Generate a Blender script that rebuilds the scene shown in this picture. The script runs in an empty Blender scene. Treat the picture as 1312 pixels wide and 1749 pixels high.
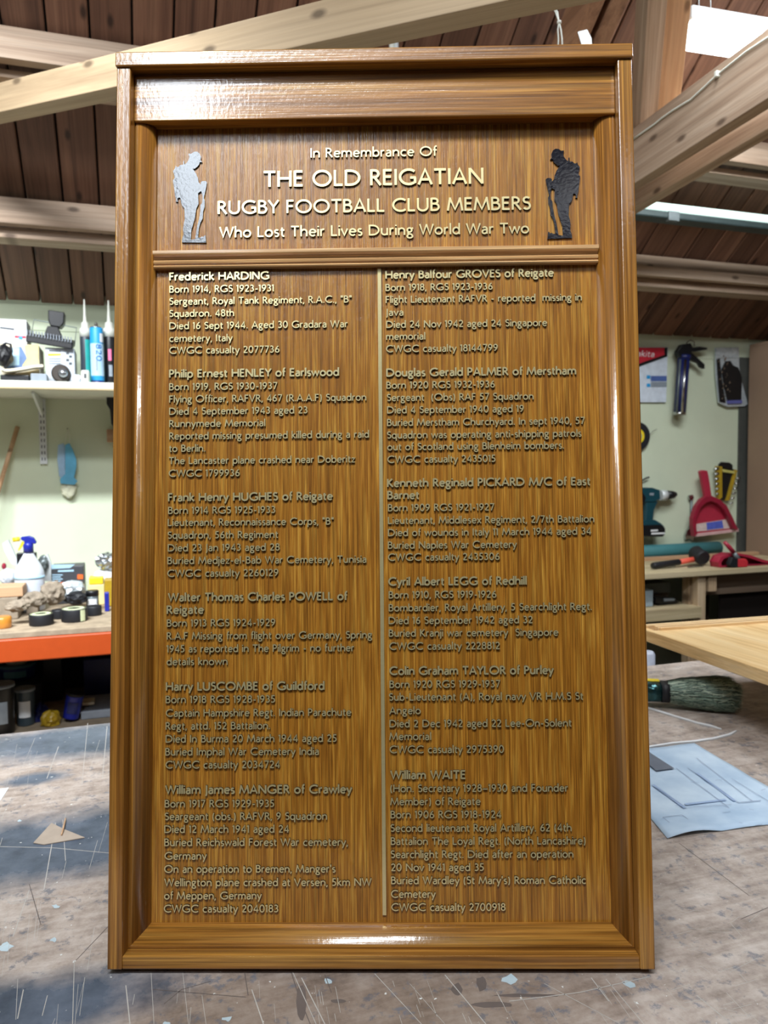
import bpy, bmesh, math, random
from mathutils import Vector, Matrix, noise
from mathutils.geometry import tessellate_polygon

random.seed(7)
scene = bpy.context.scene
COL = scene.collection
ROOM = math.radians(-19.0)          # the display board and the camera are turned 19 degrees from the room walls
RZ = Matrix.Rotation(ROOM, 3, 'Z')
TABLE_Z = 0.8935

# ------------------------------------------------------------------ camera
CAM = RZ @ Vector((0.02119, -0.81080, 0.5475)) + Vector((0, 0, 0.9))
_yaw, _pitch, _roll = -0.014496, -0.056685, -0.009748
_F = Vector((math.sin(_yaw) * math.cos(_pitch), math.cos(_yaw) * math.cos(_pitch), math.sin(_pitch)))
_R = _F.cross(Vector((0, 0, 1))).normalized()
_U = _R.cross(_F)
_R2 = math.cos(_roll) * _R + math.sin(_roll) * _U
_U2 = -math.sin(_roll) * _R + math.cos(_roll) * _U
FW, RT, UP = RZ @ _F, RZ @ _R2, RZ @ _U2
cam_data = bpy.data.cameras.new('camera')
cam = bpy.data.objects.new('camera', cam_data)
COL.objects.link(cam)
m = Matrix((RT, UP, -FW)).transposed().to_4x4()
m.translation = CAM
cam.matrix_world = m
cam_data.sensor_fit = 'VERTICAL'
cam_data.sensor_height = 36.0
cam_data.lens = 1313.0 / 1749.0 * 36.0
cam_data.clip_start = 0.02
cam_data.dof.use_dof = True
cam_data.dof.focus_distance = 0.86
cam_data.dof.aperture_fstop = 9.0
scene.camera = cam

def ray(px, py):
    return FW + RT * ((px - 656.0) / 1313.0) + UP * ((874.5 - py) / 1313.0)
def onY(px, py, Y):
    d = ray(px, py); return CAM + d * ((Y - CAM.y) / d.y)
def onZ(px, py, Z):
    d = ray(px, py); return CAM + d * ((Z - CAM.z) / d.z)
def atT(px, py, t):
    return CAM + ray(px, py) * t
def bf(x, y, z):                     # point given in the board's own heading (x right, y behind, z up from the floor)
    v = RZ @ Vector((x, y, 0)); v.z = z; return v

# ------------------------------------------------------------------ world, lights, exposure
w = bpy.data.worlds.new('world'); scene.world = w; w.use_nodes = True
w.node_tree.nodes['Background'].inputs[0].default_value = (0.75, 0.85, 1.0, 1)
w.node_tree.nodes['Background'].inputs[1].default_value = 0.05
vs = scene.view_settings
vs.view_transform = 'Standard'; vs.look = 'None'; vs.gamma = 1.0; vs.use_curve_mapping = False
vs.exposure = 0.3

def area(name, loc, target, sx, sy, power, color=(1, 1, 1), roll=None, spread=180):
    L = bpy.data.lights.new(name, 'AREA'); L.shape = 'RECTANGLE'; L.size = sx; L.size_y = sy
    L.energy = power; L.color = color; L.spread = math.radians(spread)
    o = bpy.data.objects.new(name, L); COL.objects.link(o)
    d = (Vector(target) - Vector(loc)).normalized()
    z = -d
    x = Vector((1, 0, 0)) if roll is None else Vector(roll)
    x = (x - z * x.dot(z)).normalized(); y = z.cross(x)
    mm = Matrix((x, y, z)).transposed().to_4x4(); mm.translation = Vector(loc)
    o.matrix_world = mm
    return o
WHITE = (0.93, 0.97, 1.0)
A_POS = bf(-0.15, -1.02, 3.32)
B_POS = bf(-0.70, -1.48, 2.97)
area('tube_light', A_POS, bf(0.0, 0.05, 1.45), 1.2, 0.12, 48, WHITE)
area('panel_light', B_POS, B_POS + RZ @ Vector((0.12, 0.5, -1)), 0.24, 0.90, 10.5, (0.82, 0.91, 1.0), roll=RZ @ Vector((1, 0, 0)))
area('unseen_light', (-1.1, 0.6, 3.0), (-0.9, 1.9, 0.9), 1.2, 0.12, 34, WHITE, spread=92)
area('unseen_light', (1.9, 0.9, 2.85), (1.9, 2.2, 1.0), 1.2, 0.12, 8, WHITE)
area('unseen_light', (1.5, 0.75, 2.75), (1.3, 1.05, 1.0), 1.2, 0.12, 9, WHITE, spread=120)  # added fill lamp, no known fixture; brightens the pale oak board and bench
area('unseen_light', (0.6, -1.9, 2.9), (0.6, -1.9, 0.0), 1.2, 0.12, 3, WHITE)

# ------------------------------------------------------------------ object helpers
def tag(o, label=None, cat=None, group=None, kind=None):
    if label: o['label'] = label
    if cat: o['category'] = cat
    if group: o['group'] = group
    if kind: o['kind'] = kind
    return o
def empty(name, loc=(0, 0, 0), rot=(0, 0, 0), **k):
    o = bpy.data.objects.new(name, None); COL.objects.link(o)
    o.location = loc; o.rotation_euler = rot; o.empty_display_size = 0.05
    return tag(o, **k)

class MB:
    def __init__(s): s.v = []; s.f = []; s.m = []; s.smooth = []
    def add(s, verts, faces, mi=0, sm=False):
        b = len(s.v); s.v += [tuple(v) for v in verts]
        for f in faces: s.f.append([b + i for i in f]); s.m.append(mi); s.smooth.append(sm)
        return s
    def box(s, a, b, mi=0):
        x0, y0, z0 = [min(a[i], b[i]) for i in range(3)]; x1, y1, z1 = [max(a[i], b[i]) for i in range(3)]
        return s.add([(x0, y0, z0), (x1, y0, z0), (x1, y1, z0), (x0, y1, z0), (x0, y0, z1), (x1, y0, z1), (x1, y1, z1), (x0, y1, z1)],
                     [(3, 2, 1, 0), (4, 5, 6, 7), (0, 1, 5, 4), (1, 2, 6, 5), (2, 3, 7, 6), (3, 0, 4, 7)], mi)
    def obox(s, c, ax, ay, az, mi=0):            # oriented box: centre and three half axes
        c, ax, ay, az = Vector(c), Vector(ax), Vector(ay), Vector(az)
        if ax.cross(ay).dot(az) < 0: ay = -ay
        vs_ = [c + i * ax + j * ay + k * az for k in (-1, 1) for i, j in ((-1, -1), (1, -1), (1, 1), (-1, 1))]
        return s.add(vs_, [(3, 2, 1, 0), (4, 5, 6, 7), (0, 1, 5, 4), (1, 2, 6, 5), (2, 3, 7, 6), (3, 0, 4, 7)], mi)
    def beam(s, p0, p1, wd, ht, up=(0, 0, 1), mi=0):
        p0, p1 = Vector(p0), Vector(p1); d = (p1 - p0); c = (p0 + p1) / 2
        side = d.cross(Vector(up)).normalized(); u = side.cross(d).normalized()
        return s.obox(c, d / 2, side * wd / 2, u * ht / 2, mi)
    def tube(s, pts, r, n=10, mi=0, caps=True):
        pts = [Vector(p) for p in pts]; rs = r if isinstance(r, (list, tuple)) else [r] * len(pts)
        b = len(s.v); prev = None
        for i, p in enumerate(pts):
            d = (pts[min(i + 1, len(pts) - 1)] - pts[max(i - 1, 0)]).normalized()
            if prev is None:
                a = Vector((0, 0, 1)) if abs(d.z) < 0.9 else Vector((1, 0, 0))
                prev = d.cross(a).normalized()
            prev = (prev - d * prev.dot(d)).normalized(); q = d.cross(prev)
            for k in range(n):
                t = 2 * math.pi * k / n
                s.v.append(tuple(p + (prev * math.cos(t) + q * math.sin(t)) * rs[i]))
        for i in range(len(pts) - 1):
            for k in range(n):
                s.f.append([b + i * n + k, b + i * n + (k + 1) % n, b + (i + 1) * n + (k + 1) % n, b + (i + 1) * n + k]); s.m.append(mi); s.smooth.append(True)
        if caps:
            s.f.append([b + k for k in reversed(range(n))]); s.m.append(mi); s.smooth.append(False)
            s.f.append([b + (len(pts) - 1) * n + k for k in range(n)]); s.m.append(mi); s.smooth.append(False)
        return s
    def lathe(s, prof, c=(0, 0, 0), n=24, mi=0, sx=1.0, sy=1.0):   # profile of (radius, height)
        b = len(s.v); c = Vector(c)
        for r, z in prof:
            for k in range(n):
                t = 2 * math.pi * k / n
                s.v.append((c.x + r * math.cos(t) * sx, c.y + r * math.sin(t) * sy, c.z + z))
        for i in range(len(prof) - 1):
            for k in range(n):
                s.f.append([b + i * n + k, b + i * n + (k + 1) % n, b + (i + 1) * n + (k + 1) % n, b + (i + 1) * n + k]); s.m.append(mi); s.smooth.append(True)
        s.f.append([b + k for k in reversed(range(n))]); s.m.append(mi); s.smooth.append(False)
        s.f.append([b + (len(prof) - 1) * n + k for k in range(n)]); s.m.append(mi); s.smooth.append(False)
        return s
    def prism(s, outline, y0, y1, holes=(), mi=0, mside=None, M=None, back=True):
        """outline and holes: (x, z) points; y0 is the face towards the viewer"""
        loops = [outline] + list(holes); flat = [p for l in loops for p in l]
        tris = tessellate_polygon([[Vector((p[0], p[1], 0)) for p in l] for l in loops])
        M = M or (lambda x, y, z: (x, y, z)); n = len(flat)
        V = [M(p[0], y0, p[1]) for p in flat] + [M(p[0], y1, p[1]) for p in flat]
        fr = []
        for t in tris:
            a, b2, c = [flat[i] for i in t]
            ar = (b2[0] - a[0]) * (c[1] - a[1]) - (b2[1] - a[1]) * (c[0] - a[0])
            fr.append(tuple(t) if ar > 0 else tuple(reversed(t)))
        s.add(V, fr, mi)
        base = len(s.v) - 2 * n
        if back:
            for t in fr: s.f.append([base + n + i for i in reversed(t)]); s.m.append(mi); s.smooth.append(False)
        o = 0
        for li, l in enumerate(loops):
            k = len(l); A_ = sum(l[i][0] * l[(i + 1) % k][1] - l[(i + 1) % k][0] * l[i][1] for i in range(k))
            ccw = A_ > 0
            if li: ccw = not ccw
            for i in range(k):
                a, b2 = base + o + i, base + o + (i + 1) % k
                q = [b2, a, a + n, b2 + n] if ccw else [a, b2, b2 + n, a + n]
                s.f.append(q); s.m.append(mi if mside is None else mside); s.smooth.append(False)
            o += k
        return s
    def build(s, name, mats, parent=None, loc=None, bevel=0.0, seg=2, sub=0, **k):
        me = bpy.data.meshes.new(name); me.from_pydata(s.v, [], s.f); me.update()
        for mt in (mats if isinstance(mats, (list, tuple)) else [mats]): me.materials.append(mt)
        me.polygons.foreach_set('material_index', s.m); me.polygons.foreach_set('use_smooth', s.smooth)
        o = bpy.data.objects.new(name, me); COL.objects.link(o)
        if parent: o.parent = parent
        if loc is not None:                      # move the origin to the thing's base without moving the mesh
            me.transform(Matrix.Translation(-Vector(loc))); o.location = loc
        if bevel:
            bm_ = o.modifiers.new('bevel', 'BEVEL'); bm_.width = bevel; bm_.segments = seg; bm_.limit_method = 'ANGLE'; bm_.angle_limit = math.radians(35)
        if sub:
            sm_ = o.modifiers.new('sub', 'SUBSURF'); sm_.levels = sub; sm_.render_levels = sub
        return tag(o, **k)

def blob(c, r, seed=0, amp=0.25, freq=6.0, sub=3, flat_z=None):
    """crumpled lump as MB"""
    bm = bmesh.new(); bmesh.ops.create_icosphere(bm, subdivisions=sub, radius=1.0)
    out = MB(); vs_ = []
    for v in bm.verts:
        p = v.co; k = 1 + amp * noise.noise(p * freq / 3 + Vector((seed, seed * 2, 0))) + amp * 0.6 * noise.noise(p * freq + Vector((0, seed, 5)))
        q = Vector((p.x * r[0], p.y * r[1], p.z * r[2])) * k + Vector(c)
        if flat_z is not None and q.z < flat_z: q.z = flat_z
        vs_.append(q)
    out.add(vs_, [[v.index for v in f.verts] for f in bm.faces]); bm.free()
    return out

# ------------------------------------------------------------------ materials
def srgb(r, g, b):
    f = lambda c: (c / 255 / 12.92) if c / 255 <= 0.04045 else ((c / 255 + 0.055) / 1.055) ** 2.4
    return (f(r), f(g), f(b), 1)
def newmat(name):
    mt = bpy.data.materials.new(name); mt.use_nodes = True
    nt = mt.node_tree; return mt, nt, nt.nodes['Principled BSDF']
def N(nt, typ, **k):
    n = nt.nodes.new(typ)
    for a, b in k.items(): setattr(n, a, b)
    return n
def ramp(nt, fac, stops):
    r = N(nt, 'ShaderNodeValToRGB'); e = r.color_ramp.elements
    while len(e) < len(stops): e.new(0.5)
    for i, (p, c) in enumerate(stops): e[i].position = p; e[i].color = c
    nt.links.new(fac, r.inputs[0]); return r.outputs[0]
def mix(nt, fac, a, b, mode='MIX'):
    n = N(nt, 'ShaderNodeMix', data_type='RGBA', blend_type=mode)
    for s_, v in ((n.inputs[0], fac), (n.inputs[6], a), (n.inputs[7], b)):
        if isinstance(v, (int, float, tuple)): s_.default_value = v
        else: nt.links.new(v, s_)
    return n.outputs[2]
def coords(nt, scale, rnd=False):
    tc = N(nt, 'ShaderNodeTexCoord'); mp = N(nt, 'ShaderNodeMapping'); mp.inputs['Scale'].default_value = scale
    src = tc.outputs['Object']
    if rnd:
        oi = N(nt, 'ShaderNodeObjectInfo'); mu = N(nt, 'ShaderNodeMath', operation='MULTIPLY'); mu.inputs[1].default_value = 37.0
        nt.links.new(oi.outputs['Random'], mu.inputs[0])
        ad = N(nt, 'ShaderNodeVectorMath', operation='ADD'); nt.links.new(src, ad.inputs[0]); nt.links.new(mu.outputs[0], ad.inputs[1]); src = ad.outputs[0]
    nt.links.new(src, mp.inputs[0]); return mp.outputs[0]
def noise_tex(nt, vec, scale, detail=4, rough=0.55, dist=0.0):
    n = N(nt, 'ShaderNodeTexNoise'); n.inputs['Scale'].default_value = scale; n.inputs['Detail'].default_value = detail
    n.inputs['Roughness'].default_value = rough; n.inputs['Distortion'].default_value = dist
    nt.links.new(vec, n.inputs['Vector']); return n.outputs['Fac']
def bump(nt, bsdf, h, strength, dist=0.001):
    b = N(nt, 'ShaderNodeBump'); b.inputs['Strength'].default_value = strength; b.inputs['Distance'].default_value = dist
    nt.links.new(h, b.inputs['Height']); nt.links.new(b.outputs[0], bsdf.inputs['Normal']); return b
def wood(name, dark, mid, light, axis='Z', fine=1.0, rough=0.45, coat=0.0, bumps=0.15, rnd=True, knots=False, var=0.25, coat_rough=0.12, peel=0.0, streak=0.5):
    mt, nt, b = newmat(name)
    k = {'X': (0.045, 1, 1), 'Y': (1, 0.045, 1), 'Z': (1, 1, 0.045)}[axis]
    kk = {'X': (0.012, 1, 1), 'Y': (1, 0.012, 1), 'Z': (1, 1, 0.012)}[axis]
    v1 = coords(nt, k, rnd); v2 = coords(nt, kk, rnd)
    n1 = noise_tex(nt, v1, 38 * fine, 6, 0.6, 0.6); n2 = noise_tex(nt, v2, 330 * min(fine, 2.6), 3, 0.6)
    c1 = ramp(nt, n1, [(0.25, dark), (0.5, mid), (0.78, light)])
    st = ramp(nt, n2, [(0.35, (1 - streak,) * 3 + (1,)), (0.6, (1, 1, 1, 1))])
    c = mix(nt, 1.0, c1, st, 'MULTIPLY')
    if coat: c = mix(nt, ramp(nt, n2, [(0.58, (0, 0, 0, 1)), (0.72, (0.45, 0.45, 0.45, 1))]), c, tuple(min(1, x * 1.25) for x in light[:3]) + (1,))
    if knots:
        sp_ = N(nt, 'ShaderNodeSeparateXYZ'); nt.links.new(coords(nt, (1, 1, 1), rnd), sp_.inputs[0]); cb2 = N(nt, 'ShaderNodeCombineXYZ')
        al = N(nt, 'ShaderNodeMath', operation='MULTIPLY'); al.inputs[1].default_value = 0.45
        nt.links.new(sp_.outputs[{'X': 0, 'Y': 1, 'Z': 2}[axis]], al.inputs[0]); nt.links.new(al.outputs[0], cb2.inputs[0]); nt.links.new(sp_.outputs[{'X': 2, 'Y': 0, 'Z': 0}[axis]], cb2.inputs[1])
        vo = N(nt, 'ShaderNodeTexVoronoi', voronoi_dimensions='2D'); vo.inputs['Scale'].default_value = 6.5; nt.links.new(cb2.outputs[0], vo.inputs['Vector'])
        kf = ramp(nt, vo.outputs['Distance'], [(0.03, (0.9, 0.9, 0.9, 1)), (0.075, (0, 0, 0, 1))])
        c = mix(nt, kf, c, tuple(x * 0.45 for x in dark[:3]) + (1,))
    if var:
        oi = N(nt, 'ShaderNodeObjectInfo')
        vr = ramp(nt, oi.outputs['Random'], [(0, (1 - var,) * 3 + (1,)), (1, (1 + var * 0.5,) * 3 + (1,))])
        c = mix(nt, 1.0, c, vr, 'MULTIPLY')
    nt.links.new(c, b.inputs['Base Color']); b.inputs['Roughness'].default_value = rough
    bm_ = bump(nt, b, n2, bumps, 0.0006)
    if coat:
        b.inputs['Specular IOR Level'].default_value = 0.2
        b.inputs['Coat Weight'].default_value = coat; b.inputs['Coat Roughness'].default_value = coat_rough; b.inputs['Coat IOR'].default_value = 1.8
        if peel:
            v3 = coords(nt, (1, 1, 0.6)); n3 = noise_tex(nt, v3, 240, 2, 0.5)
            ad = N(nt, 'ShaderNodeMath', operation='ADD'); nt.links.new(n2, ad.inputs[0]); nt.links.new(n3, ad.inputs[1])
            b2 = N(nt, 'ShaderNodeBump'); b2.inputs['Strength'].default_value = peel; b2.inputs['Distance'].default_value = 0.0006
            nt.links.new(ad.outputs[0], b2.inputs['Height']); nt.links.new(b2.outputs[0], b.inputs['Coat Normal'])
    return mt
def plain(name, col, rough=0.5, metal=0.0, var=0.12, scale=30, bumps=0.0, trans=0.0, coat=0.0, spec=None, emit=0.0):
    mt, nt, b = newmat(name)
    v = coords(nt, (1, 1, 1)); n = noise_tex(nt, v, scale, 4, 0.6)
    c = ramp(nt, n, [(0.3, tuple(x * (1 - var) for x in col[:3]) + (1,)), (0.7, tuple(min(1, x * (1 + var)) for x in col[:3]) + (1,))])
    nt.links.new(c, b.inputs['Base Color']); b.inputs['Roughness'].default_value = rough; b.inputs['Metallic'].default_value = metal
    if bumps: bump(nt, b, n, bumps, 0.002)
    if trans: b.inputs['Transmission Weight'].default_value = trans; b.inputs['IOR'].default_value = 1.4
    if coat: b.inputs['Coat Weight'].default_value = coat; b.inputs['Coat Roughness'].default_value = 0.1
    if emit: b.inputs['Emission Color'].default_value = col; b.inputs['Emission Strength'].default_value = emit
    return mt
M = {}
_d, _m, _l = srgb(98, 56, 18), srgb(160, 106, 40), srgb(200, 150, 70)
for ax in 'XZ':
    M['oak' + ax] = wood('stained_oak_' + ax, _d, _m, _l, ax, 1.2, 0.42, 0.7, 0.35, coat_rough=0.17, peel=0.3, var=0.1)
M['panel'] = wood('stained_oak_panel', srgb(134, 80, 22), srgb(170, 112, 34), srgb(208, 158, 66), 'Z', 6.5, 0.42, 0.5, 0.4, coat_rough=0.24, peel=0.5, var=0.0)
M['bead'] = wood('stained_oak_bead', srgb(190, 140, 88), srgb(226, 178, 122), srgb(244, 208, 158), 'X', 1.5, 0.35, 0.6, 0.3, coat_rough=0.2, var=0.0)
M['gold'] = plain('gold_lettering', (0.95, 0.82, 0.44, 1), 0.3, 0.72, 0.04, 200)
M['gold_edge'] = plain('dark_letter_edge', srgb(34, 27, 14), 0.5, 0.1)
mt, nt, b = newmat('gloss_black'); b.inputs['Base Color'].default_value = srgb(9, 11, 24); b.inputs['Roughness'].default_value = 0.17
b.inputs['Specular IOR Level'].default_value = 0.8
bump(nt, b, noise_tex(nt, coords(nt, (1, 1, 1)), 260, 2, 0.5), 0.22, 0.0006); M['black_gloss'] = mt
M['pine'] = wood('rough_pine', srgb(134, 108, 88), srgb(176, 152, 130), srgb(204, 184, 164), 'X', 0.8, 0.7, 0, 0.3, knots=True, var=0.15, streak=0.2)
M['pineZ'] = wood('rough_pine_upright', srgb(150, 122, 92), srgb(190, 164, 132), srgb(212, 190, 160), 'Z', 0.8, 0.7, 0, 0.3, knots=True, var=0.15, streak=0.2)
M['plank'] = wood('roof_plank', srgb(82, 54, 42), srgb(126, 88, 68), srgb(152, 112, 88), 'Y', 0.7, 0.6, 0, 0.3, knots=True, var=0.35, streak=0.25)
M['light_oak'] = wood('pale_oak', srgb(214, 170, 112), srgb(236, 200, 144), srgb(246, 220, 174), 'Y', 0.8, 0.4, 0.3, 0.2, var=0.05, streak=0.15)
M['light_oakX'] = wood('pale_oak_cross', srgb(214, 170, 116), srgb(236, 200, 150), srgb(248, 224, 182), 'X', 0.8, 0.4, 0.3, 0.2, var=0.05, streak=0.15)
M['ply'] = wood('worn_plywood', srgb(150, 130, 98), srgb(196, 178, 140), srgb(222, 206, 172), 'X', 0.6, 0.7, 0, 0.2, var=0.1, streak=0.15)
M['brace'] = wood('planed_pine', srgb(138, 116, 90), srgb(170, 148, 118), srgb(190, 168, 138), 'X', 0.6, 0.6, 0, 0.15, knots=True, var=0.0, streak=0.12)
M['pineWarm'] = wood('warm_pine', srgb(170, 130, 96), srgb(196, 158, 122), srgb(212, 180, 146), 'X', 0.8, 0.7, 0, 0.2, knots=True, var=0.1, streak=0.15)
M['metal_white'] = plain('white_metal', srgb(214, 220, 222), 0.4, 0.2, var=0.04)
M['metal_grey'] = plain('grey_metal', srgb(110, 120, 122), 0.4, 0.4)
M['dark_housing'] = plain('dark_grey_metal', srgb(58, 72, 72), 0.45, 0.2)
M['steel'] = plain('steel', srgb(190, 192, 192), 0.25, 1.0, var=0.05)
M['glow'] = plain('lit_diffuser', (0.93, 0.98, 1.0, 1), 0.4, var=0.0, emit=14)
M['tube_glow'] = plain('lit_tube', (0.66, 0.84, 0.78, 1), 0.4, var=0.0, emit=0.85)
M['rafter'] = wood('brown_rafter', srgb(112, 78, 56), srgb(152, 112, 84), srgb(176, 136, 104), 'Y', 0.7, 0.6, 0, 0.2, var=0.1, streak=0.2)
M['black'] = plain('black_plastic', srgb(17, 18, 22), 0.4)
M['rubber'] = plain('black_rubber', srgb(22, 24, 30), 0.6)
M['orange'] = plain('orange_steel', srgb(188, 76, 30), 0.4, 0.0, 0.05, coat=0.2)
M['cream'] = plain('cream_card', srgb(226, 216, 190), 0.7, var=0.05)
M['card'] = plain('brown_card', srgb(146, 122, 102), 0.8, var=0.04, scale=12)
M['red'] = plain('red_plastic', srgb(170, 42, 66), 0.4, var=0.08)
M['redd'] = plain('crimson_plastic', srgb(142, 26, 52), 0.4, var=0.08)
M['teal'] = plain('teal_plastic', srgb(15, 64, 76), 0.45, var=0.1)
M['tealpad'] = plain('teal_foam', srgb(60, 122, 128), 0.7, var=0.05)
M['blue'] = plain('blue_plastic', srgb(28, 40, 150), 0.35)
M['navy'] = plain('navy_plastic', srgb(24, 34, 92), 0.4)
M['cyan'] = plain('bright_blue_label', srgb(40, 150, 210), 0.45, var=0.04)
M['paleblue'] = plain('pale_blue_label', srgb(170, 206, 230), 0.5, var=0.03)
M['yellow'] = plain('yellow_plastic', srgb(226, 200, 40), 0.45)
M['mustard'] = plain('mustard_plastic', srgb(170, 140, 30), 0.45)
M['coral'] = plain('coral_grip', srgb(236, 96, 76), 0.5)
M['clear'] = plain('cloudy_plastic', srgb(206, 214, 226), 0.3, var=0.04)
M['foil'] = plain('crinkled_foil', srgb(180, 186, 192), 0.25, 0.9, 0.1, 40, bumps=0.8)
M['mask'] = plain('mask_blue', srgb(96, 170, 206), 0.8, var=0.12, scale=40)
M['dust'] = plain('dusty_brown', srgb(140, 128, 112), 0.9, var=0.25, scale=30, bumps=0.4)
M['greyp'] = plain('grey_plastic', srgb(136, 146, 156), 0.5)
M['paper'] = plain('white_paper', srgb(226, 230, 234), 0.7, var=0.03)
M['film'] = plain('clear_film', srgb(190, 200, 206), 0.15, 0.3, 0.2, 60, bumps=1.0)
M['tape'] = plain('amber_tape', srgb(196, 130, 50), 0.3, coat=0.5)
M['pinktext'] = plain('pink_print', srgb(236, 110, 150), 0.5, var=0)
M['greytext'] = plain('dark_grey_print', srgb(70, 76, 84), 0.5, var=0)
M['dustwood'] = plain('dusty_chipboard', srgb(158, 142, 120), 0.8, var=0.25, scale=25, bumps=0.2)
SOLDIER = [(210.0, 922.4), (211.9, 924.6), (211.5, 929.1), (213.3, 933.2), (216.5, 935.4), (220.1, 935.1), (222.9, 932.9), (226.7, 933.0), (225.3, 929.3), (226.3, 925.6), (228.6, 921.9), (231.4, 919.9), (231.8, 924.3), (232.9, 924.2), (232.9, 919.7), (236.1, 919.4), (238.9, 917.0), (241.0, 917.1), (241.8, 918.6), (242.8, 915.5), (245.1, 912.2), (243.8, 908.1), (243.0, 904.0), (245.1, 901.1), (244.3, 895.0), (243.4, 890.1), (242.5, 882.8), (240.8, 877.1), (241.7, 875.0), (238.8, 875.1), (239.6, 877.5), (239.2, 879.5), (237.3, 880.4), (235.9, 879.6), (235.2, 873.9), (233.9, 870.6), (231.0, 867.4), (230.9, 860.1), (230.4, 854.4), (231.8, 848.7), (232.5, 843.0), (232.0, 835.7), (233.8, 830.0), (233.8, 826.3), (204.8, 825.7), (205.6, 833.6), (206.6, 834.4), (208.1, 832.4), (210.1, 833.2), (211.3, 831.9), (214.5, 831.7), (213.5, 843.3), (211.6, 849.8), (209.0, 854.7), (208.6, 862.9), (206.8, 868.6), (206.6, 876.4), (207.8, 878.8), (206.4, 885.8), (204.9, 892.3), (204.2, 898.1), (205.9, 899.7), (209.8, 899.6), (211.4, 898.4), (211.7, 895.5), (214.2, 898.3), (215.1, 903.6), (217.2, 908.5), (221.3, 914.6), (218.9, 914.6), (215.4, 917.5), (213.4, 920.0), (213.1, 922.5)]
SOLDIER_HOLE = [(211.6, 887.3), (214.7, 885.2), (214.1, 872.2), (216.7, 866.8), (218.5, 854.6), (222.6, 840.7), (223.1, 829.3), (218.0, 830.2), (216.9, 836.7), (215.5, 846.5), (213.3, 854.7), (211.9, 863.6), (211.7, 871.0), (209.7, 873.5), (209.2, 880.8), (210.4, 886.5)]
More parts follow.
